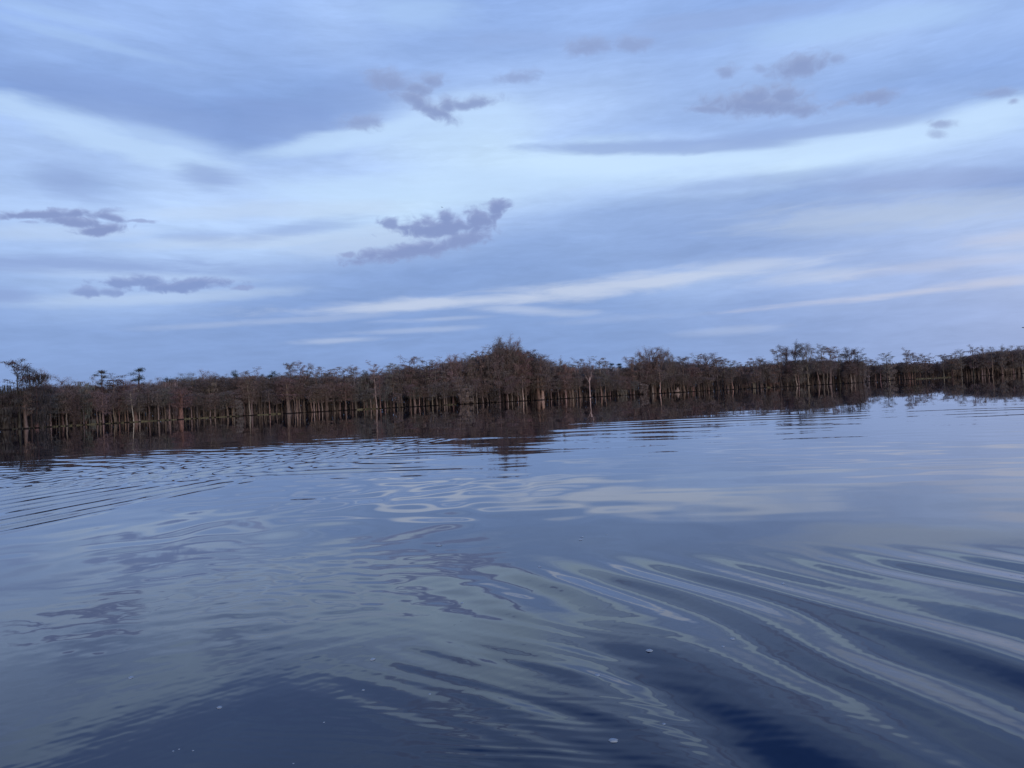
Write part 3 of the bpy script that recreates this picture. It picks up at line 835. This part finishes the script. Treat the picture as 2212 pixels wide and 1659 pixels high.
CT(1850, 754, 'flat', 'dark flat crown near the right end of the headland', 24, 0, 'dark', 'dark', v=3)
CT(1861, 767, 'flat', 'last small crown overhanging the right tip of the headland', 18, -1, 'dark', 'grey', v=1)
CT(1874, 777, 'flat', 'small distant crown just past the tip of the headland', 20, 4, 'grey', 'grey', v=2)
CT(1890, 773, 'flat', 'second small distant crown past the tip of the headland', 20, 4, 'grey', 'grey', v=0)
CT(1912, 761, 'flat', 'lone distant umbrella crown on a dark pole past the headland', 24, -2, 'dark', 'grey', v=3)
CT(1956, 751, 'flat', 'tallest distant mushroom topped cypress, thin pole above its neighbours', 14, 0, 'dark', 'grey', v=1)
CT(1968, 762, 'flat', 'flat distant crown at the foot of the mushroom topped cypress', 20, 1, 'dark', 'brown', v=2)
CT(1983, 764, 'flat', 'second flat distant crown right of the mushroom topped cypress', 20, 1, 'dark', 'brown', v=0)
CT(1996, 764, 'flat', 'third flat distant crown right of the mushroom topped cypress', 20, 1, 'dark', 'brown', v=3)
CT(2008, 771, 'flat', 'low distant tuft left of the wide dip in the far trees', 14, 1, 'dark', 'grey', v=1)
CT(2036, 765, 'flat', 'small airy crown right of the wide dip in the far trees', 16, 2, 'grey', 'grey', v=2)
CT(2054, 760, 'flat', 'dark umbrella crown over the end of the bright grass strip', 24, 0, 'dark', 'brown', v=0)
CT(2074, 754, 'flat', 'airy twin stemmed crown between two dark umbrellas far right', 18, 2, 'grey', 'ash', v=3)
CT(2100, 745, 'flat', 'wing shaped flat crown standing above the far right trees', 20, 0, 'dark', 'grey', v=1)
for i, (x, y, lb) in enumerate([(2123, 750, 'dark rounded crown just right of the wing shaped crown'), (2140, 749, 'first grey crown in the blurred far right stand'),
        (2162, 747, 'second grey crown in the blurred far right stand'), (2185, 746, 'third and densest crown in the blurred far right stand'),
        (2206, 747, 'cypress cut by the right edge of the view')]):
    CT(x, y, ('broad', 'bare')[i % 2], lb, 26, 1, 'grey', 'grey')

# trees known by their trunks at the water, left to right
T = TTR
T(14, 850, 'thick', 'dark stout trunk standing in water at the left edge', 44, -6, 'dark', 'dark')
T(56, 842, 'thick', 'red brown stout trunk at the foot of the ragged left spires', 30, -8, 'red', 'red')
T(76, 850, 'slim', 'slim trunk left of a pale one behind the grass', 20, 3, 'tan', 'brown')
T(84, 856, 'mossy', 'drooping mossy tree standing in the water off the grass', 26, -3, 'grey', 'grey')
T(103, 846, 'slim', 'slim pale trunk, first over the left grass strip', 22, 1, 'pale', 'brown', lean=-.03)
T(110, 850, 'dense', 'pale thicker trunk with a kink over the left grass strip', 30, 0, 'pale', 'brown')
T(128, 848, 'slim', 'slim tan trunk left of the narrow trunk pair', 24, 1, 'tan', 'brown')
T(146, 840, 'dense', 'narrow pair of light trunks rising from the left grass strip', 34, 1, 'pale', 'brown')
T(163, 858, 'mossy', 'short mossy tree wading in front of the left grass strip', 18, -5, 'dark', 'dark')
T(181, 850, 'slim', 'short straight pale trunk alone before a dark gap on the left', 26, 2, 'pale', 'grey')
T(209, 842, 'slim', 'slim pale trunk leaning slightly left, left of the palest foot', 24, 0, 'pale', 'brown', lean=-.03)
T(222, 846, 'dense', 'pale trunk with a dark foot in the water under the broken topped tree', 28, -3, 'pale', 'brown')
T(241, 850, 'slim', 'first of a close pair of tan trunks near the tufted cypress', 22, 0, 'tan', 'brown', lean=-.03)
T(248, 844, 'slim', 'second of a close pair of tan trunks near the tufted cypress', 22, -1, 'tan', 'red', lean=-.04)
T(259, 850, 'dense', 'tan trunk standing alone right of the close pair', 26, 1, 'tan', 'brown')
T(277, 845, 'dense', 'tan trunk bent left beside the whitish crooked trunk', 28, 0, 'tan', 'brown', lean=-.06)
T(289, 838, 'slim', 'whitish crooked trunk, palest on the left bank', 20, -3, 'white', 'grey', lean=-.04)
T(302, 846, 'dense', 'pale trunk below the lone pine', 26, 1, 'pale', 'brown')
T(342, 842, 'slim', 'straight pale trunk with a slight left bow right of the pine', 26, 0, 'pale', 'grey', lean=-.02)
T(356, 838, 'slim', 'straight trunk midway between two pale ones right of the pine', 24, 0, 'tan', 'grey')
T(366, 846, 'slim', 'pale trunk just left of the broken red stump tree', 24, 1, 'pale', 'brown')
T(391, 838, 'thick', 'thick red trunk with a broken hollow top standing out in the water', 46, -5, 'red', 'red')
T(415, 850, 'slim', 'pale straight trunk right of the thick red trunk', 24, 0, 'pale', 'brown')
T(426, 846, 'slim', 'tan straight trunk, second right of the thick red trunk', 24, 0, 'tan', 'brown')
T(453, 850, 'dense', 'light trunk pair at the right end of the long grass strip', 30, 0, 'tan', 'brown')
T(466, 850, 'slim', 'bright trunk right of the light pair at the grass end', 22, 0, 'pale', 'brown')
T(494, 844, 'dense', 'trunk leaning left at the start of the open waterline', 34, 0, 'tan', 'brown', lean=-.07)
T(501, 850, 'slim', 'straight trunk, left of three below the knobbed evergreen', 22, 0, 'tan', 'red')
T(507, 842, 'dense', 'light trunk, right of three below the knobbed evergreen', 30, -1, 'pale', 'brown')
T(518, 862, 'mossy', 'short silvery moss covered tree in front of dark trunks', 16, -3, 'grey', 'ash')
T(539, 812, 'dense', 'long light trunk leaning left below the umbrella cypress', 38, -1, 'pale', 'red', lean=-.04)
T(545, 812, 'slim', 'long light trunk with reddish crown beside the leaning one', 24, -1, 'pale', 'brown')
T(583, 840, 'slim', 'pale trunk on a dark gap right of the umbrella cypress', 26, 1, 'pale', 'grey')
T(598, 850, 'slim', 'tan trunk right of the dark gap', 22, 1, 'tan', 'grey')
T(624, 815, 'thick', 'stout flared pinkish trunk below the spaced flat crowns', 42, -2, 'tan', 'red', lean=0)
T(638, 826, 'slim', 'left of three pale trunks close together at the waterline', 22, 0, 'pale', 'red')
T(643, 830, 'slim', 'middle of three pale trunks close together at the waterline', 22, 0, 'pale', 'brown', lean=-.02)
T(650, 828, 'slim', 'right of three pale trunks close together at the waterline', 24, 0, 'pale', 'red', lean=-.04)
T(674, 834, 'slim', 'light trunk leaning left between the three pale and the crossed pair', 24, 0, 'pale', 'brown', lean=-.04)
T(680, 830, 'dense', 'light trunk leaning right, left one of the crossed pair', 28, 0, 'pale', 'brown', lean=.03)
T(690, 834, 'slim', 'light trunk leaning left, right one of the crossed pair', 24, 0, 'pale', 'red', lean=-.06)
T(695, 838, 'slim', 'straight light trunk right of the crossed pair', 22, 0, 'pale', 'brown')
T(703, 830, 'dense', 'dull tan trunk under the low wide flat crown', 30, 0, 'tan', 'brown')
T(735, 845, 'slim', 'short light trunk under the wide airy umbrella', 22, 1, 'tan', 'brown')
T(746, 826, 'dense', 'long dull grey trunk under the wide airy umbrella', 34, 0, 'grey', 'red')
T(762, 835, 'slim', 'light trunk at the left end of the short grass patch', 24, 0, 'tan', 'red')
T(769, 850, 'slim', 'thin pale trunk on the short grass patch', 18, 0, 'pale', 'grey')
T(786, 848, 'slim', 'small tan trunk in the middle of the short grass patch', 18, 1, 'tan', 'grey')
T(803, 838, 'slim', 'pale trunk left of the long bright leaning one', 24, 0, 'pale', 'brown', lean=-.03)
T(833, 832, 'dense', 'light trunk with a left lean right of the bright spire trunk', 32, 0, 'tan', 'grey', lean=-.04)
T(844, 852, 'evergreen', 'dark shaded shrubby tree left of the twin umbrellas', 14, -1, 'dark', 'dark')
T(858, 848, 'dense', 'stubby light trunk in the moss below the twin umbrellas', 30, 0, 'tan', 'grey')
T(888, 830, 'slim', 'tan trunk below the left twin umbrella', 22, 0, 'tan', 'grey')
T(897, 834, 'thick', 'flared light trunk pair below the twin umbrellas', 34, 0, 'tan', 'brown', lean=-.04)
T(906, 840, 'slim', 'light trunk right of the flared pair', 20, 0, 'pale', 'brown')
T(915, 836, 'slim', 'orange tinted trunk below the right twin umbrella', 22, 0, 'red', 'red', lean=.03)
T(934, 828, 'dense', 'slim bright trunk right of the twin umbrellas', 30, 0, 'pale', 'grey')
T(960, 824, 'dense', 'dull trunk under the first step to the hump', 34, 0, 'tan', 'brown')
T(980, 836, 'slim', 'light trunk left of the leaning long trunk', 22, 0, 'tan', 'grey')
T(997, 812, 'dense', 'long pale trunk leaning left before the hump', 28, -1, 'pale', 'grey', lean=-.07)
T(1010, 828, 'thick', 'thick light trunk under the silvery mossy bush', 36, -2, 'tan', 'ash')
T(1006, 838, 'mossy', 'silvery round mossy bush tree in front of the hump', 34, -4, 'grey', 'ash')
T(1030, 818, 'slim', 'pale trunk just right of the silvery mossy bush', 22, 0, 'pale', 'grey', lean=-.03)
T(1044, 832, 'dense', 'light trunk with a left lean under the hump, left half', 30, 0, 'pale', 'brown', lean=-.05)
T(1053, 826, 'slim', 'tan trunk between two light ones under the hump', 24, 0, 'tan', 'red', lean=-.02)
T(1072, 838, 'mossy', 'dark curtain of moss under the tallest tree', 34, -1, 'dark', 'dark')
T(1098, 832, 'slim', 'bright crooked trunk with stub branches under the hump', 18, -1, 'pale', 'grey')
T(1105, 812, 'dense', 'long thin light trunk right below the tallest tree', 30, 0, 'pale', 'brown', lean=-.03)
T(1120, 830, 'dense', 'pair of bright trunks right of the tallest tree', 28, -1, 'pale', 'brown', lean=-.03)
T(1129, 810, 'slim', 'long bright trunk with a bulging foot right of the tallest tree', 24, -1, 'white', 'brown', lean=.01)
T(1135, 828, 'dense', 'tan trunk behind the bulging footed one', 28, 0, 'tan', 'red')
T(1157, 830, 'slim', 'thin trunk leaning left before the two stout pinkish trunks', 22, 0, 'tan', 'brown', lean=-.08)
T(1164, 806, 'thick', 'left of the two stout pinkish trunks', 40, -2, 'tan', 'red')
T(1172, 808, 'thick', 'right of the two stout pinkish trunks', 40, -2, 'pale', 'red')
T(1192, 816, 'dense', 'light trunk first right of a dark gap', 30, 0, 'tan', 'brown')
T(1207, 818, 'slim', 'light trunk second right of a dark gap', 26, 0, 'pale', 'brown', lean=-.02)
T(1223, 808, 'dense', 'long pale trunk leaning left before the forked dead tree', 30, -1, 'pale', 'brown', lean=-.05)
T(1230, 822, 'slim', 'tan trunk just right of the long leaning pale one', 22, 0, 'tan', 'brown')
T(1238, 820, 'slim', 'straight pale trunk left of a pinkish cluster', 22, 0, 'pale', 'grey', lean=-.03)
T(1247, 812, 'slim', 'pale trunk bowed right near the forked dead tree', 24, 0, 'pale', 'brown', lean=.01)
T(1275, 800, 'snag', 'forked dead tree with a bright Y shaped trunk', None, -3, 'white', 'grey', rz=0.0)
T(1287, 818, 'slim', 'dull trunk right of the forked dead tree', 26, 0, 'tan', 'brown')
T(1294, 822, 'dense', 'dull trunk leaning left behind a pale one near the fork', 28, 1, 'tan', 'brown', lean=-.05)
T(1300, 812, 'slim', 'pale trunk third right of the forked dead tree', 26, -1, 'pale', 'grey', lean=-.03)
T(1309, 808, 'slim', 'pale trunk leaning right below the green pines', 24, 0, 'pale', 'brown', lean=.02)
T(1317, 822, 'dense', 'dull cluster of stems below the green pines', 28, 0, 'tan', 'brown')
T(1334, 820, 'dense', 'grey trunk standing in water before hanging moss', 30, 0, 'grey', 'grey')
T(1345, 830, 'mossy', 'low bank of drooping grey moss right of the pines', 36, 0, 'dark', 'grey')
T(1353, 812, 'dense', 'long pale trunk with a left lean beneath the red crowns', 32, -1, 'pale', 'red', lean=-.05)
T(1363, 826, 'slim', 'short pale trunk leaning left below the dome', 20, 0, 'pale', 'brown', lean=-.07)
T(1370, 822, 'dense', 'short pale straight trunk below the dome', 28, 0, 'pale', 'grey')
T(1390, 828, 'mossy', 'drooping mossy tree below the wide twiggy dome', 40, 0, 'dark', 'grey')
T(1409, 808, 'slim', 'left of two parallel pale trunks below the dome', 24, 0, 'pale', 'brown', lean=-.04)
T(1412, 814, 'slim', 'right of two parallel pale trunks below the dome', 24, 0, 'pale', 'brown', lean=-.04)
T(1416, 820, 'slim', 'tan trunk left of the brightest straight trunk', 20, 1, 'tan', 'brown')
T(1427, 797, 'slim', 'brightest and straightest long trunk below the dome', 22, -2, 'white', 'brown')
T(1437, 824, 'dense', 'short trunk strongly leaning left below the dome', 28, 0, 'tan', 'brown', lean=-.13)
T(1445, 814, 'dense', 'long trunk leaning left right of the brightest one', 28, 0, 'tan', 'brown', lean=-.09)
T(1451, 812, 'slim', 'straight tan trunk before the cone shaped stump', 24, 0, 'tan', 'brown')
T(1463, 834, 'stump', 'cone shaped pale stump standing in the water', None, -2, 'pale', 'brown')
T(1471, 808, 'dense', 'trunk leaning left just right of the cone shaped stump', 28, 0, 'tan', 'brown', lean=-.06)
T(1478, 806, 'thick', 'broad tan trunk with a flared foot right of the stump', 34, 0, 'tan', 'brown', lean=-.02)
T(1485, 822, 'slim', 'pale trunk leaning strongly right with a swollen foot', 20, -1, 'pale', 'brown', lean=.10)
T(1495, 814, 'dense', 'tan trunk first right of the right leaning one', 26, 0, 'tan', 'brown')
T(1501, 814, 'slim', 'tan trunk second right of the right leaning one', 22, 0, 'tan', 'grey')
T(1509, 812, 'slim', 'thin trunk tilting right below the level topped group', 22, 0, 'tan', 'brown', lean=.04)
T(1531, 818, 'dense', 'trunk tilting left below the level topped group', 28, 0, 'tan', 'brown', lean=-.10)
T(1572, 812, 'dense', 'light trunk below the pair of small umbrellas', 28, 0, 'tan', 'brown')
T(1598, 812, 'slim', 'dark bent trunk at the waterline in the dip', 24, -1, 'dark', 'dark')
T(1613, 808, 'slim', 'dark arching trunk at the waterline in the dip', 24, -1, 'dark', 'dark')
T(1629, 802, 'dense', 'pale trunk leaning left beside the small grassy gap', 26, 0, 'pale', 'brown', lean=-.07)
T(1637, 808, 'slim', 'dull trunk right of the small grassy gap', 24, 0, 'tan', 'brown')
T(1648, 816, 'slim', 'short light trunk right of the small grassy gap', 18, 0, 'pale', 'grey', lean=-.02)
T(1673, 806, 'dense', 'grey trunk leaning left at the start of the headland', 28, -1, 'grey', 'grey', lean=-.08)
T(1700, 806, 'dense', 'rusty bush like tree in front of the headland trunks', 34, -1, 'red', 'red')
T(1721, 790, 'slim', 'pale trunk curving left below the highest headland crown', 24, -1, 'pale', 'grey', lean=-.03)
T(1726, 780, 'slim', 'tall grey trunk below the highest headland crown', 24, -1, 'grey', 'grey')
T(1771, 770, 'slim', 'long pale trunk leaning left, first of the V shaped three', 22, -2, 'pale', 'grey', lean=-.10)
T(1780, 775, 'slim', 'long pale trunk, middle of the V shaped three', 18, -2, 'pale', 'grey', lean=-.03)
T(1787, 776, 'slim', 'long pale trunk leaning right, last of the V shaped three', 20, -2, 'pale', 'grey', lean=.07)
T(1829, 800, 'slim', 'trunk leaning left past the V shaped three', 22, -1, 'tan', 'brown', lean=-.07)
T(1838, 786, 'slim', 'straight pale trunk near the headland tip', 20, -1, 'pale', 'grey')
T(1847, 792, 'slim', 'pale trunk at the headland tip with a pinched waist', 20, -1, 'pale', 'brown', lean=-.01)
T(1902, 790, 'slim', 'pale short trunk past the headland', 18, 1, 'pale', 'grey')
for i, x in enumerate((1955, 1959, 1963, 1967, 1971, 1976)):
    T(x, 788, 'slim', ['first', 'second', 'third', 'fourth', 'fifth', 'sixth'][i] + ' from the left in the clump of pinkish distant trunks', 14, 0, 'red' if i % 2 else 'tan', 'brown', lean=(i - 2.5) * .012)
T(1989, 790, 'slim', 'pale distant trunk right of the pinkish clump', 14, 1, 'tan', 'grey')
T(2057, 786, 'evergreen', 'dark blot of a tree at the right end of the bright grass strip', 16, -4, 'dark', 'dark')
T(2121, 778, 'slim', 'pale trunk below the wing shaped crown, beside a dark one', 16, -1, 'pale', 'grey')
T(2125, 770, 'slim', 'dark trunk beside a pale one in the far right stand', 16, -1, 'dark', 'dark')
T(2136, 780, 'slim', 'pale trunk right of the dark one in the far right stand', 16, 0, 'pale', 'grey')
T(2193, 780, 'slim', 'pale trunk near the right edge in the far stand', 16, 0, 'tan', 'grey')

# filler: trees nothing in the photo tells apart, by stretch of bank
STR = [(-90, 330, 'brown cypress of the mossy mass behind the left grass strip'), (330, 640, 'brown cypress in the dense stand between the lone pine and the spaced flat crowns'),
       (640, 960, 'grey brown cypress in the dense stand under the spaced umbrella crowns'), (960, 1240, 'mossy cypress in the dark stand under the central hump'),
       (1240, 1660, 'brown cypress in the stand under the wide twiggy dome'), (1660, 1864, 'mossy cypress in the crowded stand on the right hand headland'),
       (1870, 2260, 'small distant cypress in the low stand past the headland')]
n_fill = 292 - tree_count[0]
for i in range(max(n_fill, 0)):
    x = -60 + (2300 + 60) * (i + rnd.uniform(0, 1)) / n_fill
    if 1860 < x < 1872: x = 1880
    ex = rnd.uniform(1.5, 9)
    D = shore_d(x) + ex
    Hm = mass_top(x, D) * rnd.uniform(.86, 1.0)
    kd = rnd.choice(['dense', 'mossy', 'mossy', 'dense', 'slim', 'thick'])
    a = azel(x, hor_y(x))[0]
    lb = next(l for a0, a1, l in STR if a0 <= x < a1 or (a1 == 2260 and x >= a0))
    tree(D * math.sin(a), D * math.cos(a), Hm, kd, lb, rnd.choice(['tan', 'grey', 'tan', 'pale']), rnd.choice(['brown', 'grey', 'red', 'brown']),
         lb.replace('cypress', 'cypresses'), rnd.uniform(26, 40) * K / FPX * D)

# ------------------------------------------------------------------ the woods behind, one mass
def woods():
    rg = np.random.default_rng(9)
    tw, bk = MB(), MB()
    keys = [k for k in PROTO if k[0] in ('dense', 'mossy', 'slim', 'broad', 'thick')]
    raws = {}
    for k in keys:
        tr, cr, ms = PROTO[k]['raw']
        trunkV = tr.V[0]; trunkQ = tr.Q[0]
        cV = cr.arrays()[0].reshape(-1, 3, 3)
        sel = rg.permutation(len(cV))[:int(len(cV) * .42)]
        cV = cV[sel]; cen = cV.mean(1, keepdims=True); cV = cen + (cV - cen) * 1.55
        raws[k] = (trunkV, trunkQ, cV.reshape(-1, 3), PROTO[k]['top'])
    def put(x, ex, hs, k):
        D = shore_d(x) + ex
        if 1866 < x < 1880 and False: return
        a = azel(x, hor_y(x))[0]
        H = mass_top(x, D) * hs
        tV, tQ, cV, top = raws[k]
        s = H / top; ph = rg.uniform(0, 6.28); c, sn_ = math.cos(ph), math.sin(ph)
        M = np.array([[c, -sn_, 0], [sn_, c, 0], [0, 0, 1]]) * np.array([s * rg.uniform(.9, 1.5)] * 2 + [s])
        o = np.array([D * math.sin(a), D * math.cos(a), 0.1])
        bk.add(tV @ M.T + o, tQ)
        v = cV @ M.T + o
        tw.add(v, None, np.arange(len(v)).reshape(-1, 3))
    rowsd = [(10, 2.9), (15, 3), (21, 3.1), (28, 3.1), (36, 3.2), (46, 3.4), (58, 3.8)]
    slim = [k for k in keys if k[0] == 'slim']
    for ex, gap in ((6, 2.3), (9, 2.3), (12, 2.6)):
        x = -420.0
        while x < 2600:
            D = shore_d(x) + ex
            put(x, ex + rg.uniform(-1.5, 1.5), rg.uniform(.62, .93), slim[rg.integers(len(slim))])
            x += gap * rg.uniform(.3, 1.8) / D * FPX / K
    for ex, gap in rowsd:
        x = -420.0
        while x < 2600:
            D = shore_d(x) + ex
            put(x, ex + rg.uniform(-3, 3), rg.uniform(.80, .96), keys[rg.integers(len(keys))])
            x += gap * rg.uniform(.6, 1.4) / D * FPX / K
    # flank of the headland
    for _ in range(40):
        x = 1864 - rg.uniform(0, 10)
        put(x, rg.uniform(4, 110), rg.uniform(.6, .9), keys[rg.integers(len(keys))])
    # understory thicket
    cs = []
    x = -420.0
    while x < 2600:
        for ex in (16, 26, 38, 52, 62):
            D = shore_d(x) + ex + rg.uniform(-3, 3)
            a = azel(x, hor_y(x))[0]
            for z in ((0.8, 2.0, 3.4) if ex < 30 else (0.6, 1.8, 3.2, 4.6, 6.0, 7.4)):
                cs.append((D * math.sin(a), D * math.cos(a), z * rg.uniform(.7, 1.2)))
        x += 1.7 / shore_d(x) * FPX / K
    sprays(tw, cs, rg, 11, .8, 1.3, .26, .9, .3)
    # moss draped brush between the front trunks
    cs = []
    x = -420.0
    while x < 2600:
        for ex in (7.5, 10, 13):
            D = shore_d(x) + ex + rg.uniform(-1.5, 1.5)
            a = azel(x, hor_y(x))[0]
            open_ = .65 if x < 480 else 1.0 if x < 1660 else 1.15
            if rg.random() < .75 * open_ + .1:
                for z in np.arange(1.0, 6.5, .9):
                    cs.append((D * math.sin(a) + rg.normal() * .4, D * math.cos(a), z + rg.normal() * .3))
        x += 1.3 / shore_d(x) * FPX / K
    sprays(tw, cs, rg, 9, .45, .55, .05, .9, 0, .4)
    strands(tw, cs, rg, 2, .5, .5, 1.6, .05)
    V, Q, T_ = bk.arrays(); V2, Q2, T2 = tw.arrays()
    Qa = np.concatenate([Q, Q2 + len(V)])
    me = mesh_from('woods', np.concatenate([V, V2]), Qa, T2 + len(V))
    me.materials.append(WB); me.materials.append(WT)
    mi = np.zeros(len(me.polygons), dtype=np.int32); mi[len(Q):] = 1
    me.polygons.foreach_set('material_index', mi)
    tag(link(bpy.data.objects.new('woods', me)), 'dense dim swamp forest filling the ground behind the waterside trees', 'woods', kind='stuff')
WB = surf_mat('woods_bark', (.17, .14, .125), .4, .4, use_obj=False)
WT = surf_mat('woods_twigs', (.165, .142, .135), .4, .15, use_obj=False)
woods()

# ------------------------------------------------------------------ foam flecks on the water
FOAM, nt_, b_ = mat_new('foam')
b_.inputs['Base Color'].default_value = (.36, .45, .48, 1); b_.inputs['Roughness'].default_value = .35
tx = nt_.nodes.new('ShaderNodeTexNoise'); tx.inputs['Scale'].default_value = 180
bp = nt_.nodes.new('ShaderNodeBump'); bp.inputs['Strength'].default_value = .6; bp.inputs['Distance'].default_value = .002
nt_.links.new(tx.outputs[0], bp.inputs['Height']); nt_.links.new(bp.outputs[0], b_.inputs['Normal'])
def foam(x, y, w, h, label, seed):
    d = ray(x, y); t = -CAM_H / d.z
    px, py = d.x * t, d.y * t
    D = math.hypot(px, py)
    sx = .8 * w * K / FPX * D / 2; sy = min(h * K * D * D / (CAM_H * FPX) / 2, sx * 1.6)
    rg = random.Random(seed)
    V, Q, Tt = [], [], []
    n, m = 18, 5
    prof = [1 + .25 * math.sin(2 * q * 2 * math.pi / n + rg.uniform(0, 6)) * rg.random() + rg.uniform(-.12, .12) for q in range(n)]
    z0 = float(wave(np.array([[px]]), np.array([[py]]), np.array([[.006]]))[0, 0])
    for k in range(m):
        f = 1 - k / m
        for q in range(n):
            a = 2 * math.pi * q / n
            V.append((sx * f ** .6 * prof[q] * math.cos(a), sy * f ** .6 * prof[q] * math.sin(a), -.001 + sx * .35 * (1 - f * f) + rg.uniform(0, sx * .06)))
    V.append((0, 0, sx * .36))
    for k in range(m - 1):
        for q in range(n):
            q2 = (q + 1) % n
            Q.append((k * n + q, k * n + q2, (k + 1) * n + q2, (k + 1) * n + q))
    for q in range(n): Tt.append(((m - 1) * n + q, (m - 1) * n + (q + 1) % n, m * n))
    me = mesh_from('foam_fleck', V, Q, Tt, True); me.materials.append(FOAM)
    o = link(bpy.data.objects.new('foam_fleck', me)); o.location = (px, py, z0 + .001)
    o.rotation_euler = (0, 0, -math.atan2(px, py))
    tag(o, label, 'foam fleck', 'foam flecks afloat on the river')
FL = [(1325,1600,26,8,'largest white foam fleck, at the bottom edge right of the middle'),
 (1403,1408,18,5,'long thin foam fleck lying on the bright wake crest'), (1291,1459,13,5,'round foam fleck between two dark wake troughs'),
 (474,1528,13,5,'foam fleck alone on the dark water at the lower left'), (283,1463,12,5,'leftmost foam fleck, on the grey water at the lower left'),
 (805,1425,15,5,'slanting foam fleck left of the combed ripples'), (1582,1381,13,4,'foam fleck on the thin curved crest at the right'),
 (1562,1402,8,3,'small foam fleck just below the one on the curved crest'), (1691,1259,10,3,'rightmost foam fleck, above the wide dark trough'),
 (1257,1160,9,3,'upper of the two close foam flecks near the middle'), (1254,1166,11,4,'lower of the two close foam flecks near the middle'),
 (1165,1224,10,4,'foam fleck beside the dark looping reflection'), (948,1178,16,4,'bluish foam fleck inside the left loop of the dark reflection'),
 (928,1500,8,3,'small foam fleck over the combed ripples in the lower middle'), (785,1491,8,3,'small foam fleck on the edge of the dark water, lower middle'),
 (1434,1561,9,4,'small foam fleck right of the largest one'), (998,1301,9,3,'small foam fleck below the dark looping reflection')]
for i, f in enumerate(FL): foam(*f, seed=i)
for i, (x, y) in enumerate([(374, 1621), (387, 1617), (417, 1620), (634, 1648), (700, 1560), (1310, 1155)]):
    foam(x, y, 5, 2, 'faintest tiny foam speck on the water', seed=40 + i)

# ------------------------------------------------------------------ birds
def bird(x, y, D, span, label, perched=False):
    d = ray(x, y); d = d / math.hypot(d.x, d.y) * D
    mb = MB()
    # body: spindle along local y
    tube(mb, [(0, -.5 * span * .5, 0), (0, -.15 * span, .01), (0, 0, .015), (0, .16 * span, .01), (0, .26 * span, .02), (0, .31 * span, .01)],
         [.006 * span, .06 * span, .075 * span, .055 * span, .04 * span, .006 * span], 8)
    w = MB()
    if not perched:
        for s in (-1, 1):
            V = []
            for k, (u, c, z) in enumerate([(0.04, .16, .02), (.22, .15, .10), (.36, .12, .12), (.5, .03, .05)]):
                V += [(s * u * span, c * span * .6, z * span), (s * u * span, -c * span * .6, z * span - .01), (s * u * span, c * span * .3, z * span + .012)]
            Q = []
            for k in range(3):
                a = k * 3
                Q += [(a, a + 3, a + 5, a + 2), (a + 2, a + 5, a + 4, a + 1), (a + 1, a + 4, a + 3, a)]
            w.add(V, Q)
    else:
        for s in (-1, 1):
            tube(w, [(s * .05 * span, .1 * span, .02), (s * .075 * span, -.05 * span, .0), (s * .02 * span, -.3 * span, -.02)], [.02 * span, .05 * span, .008 * span], 6)
    root = bpy.data.objects.new('bird', None); link(root)
    root.location = (d.x, d.y, d.z + CAM_H)
    root.rotation_euler = (R_(60) if perched else R_(8), 0, R_(40))
    b = link(bpy.data.objects.new('body', mb.build('body', FEATH, True)), root)
    b2 = link(bpy.data.objects.new('wings', w.build('wings', FEATH, True)), root)
    tag(root, label, 'bird')
FEATH = surf_mat('feathers', (.03, .028, .03), .3, 8, use_obj=False)
bird(955, 448, 110, .5, 'tiny dark bird high in the pale sky above the small broken cloud')
bird(2210.5, 708, 150, .8, 'dark bird flying low at the right edge of the view')

print('trees', tree_count[0], 'objects', len(bpy.data.objects))
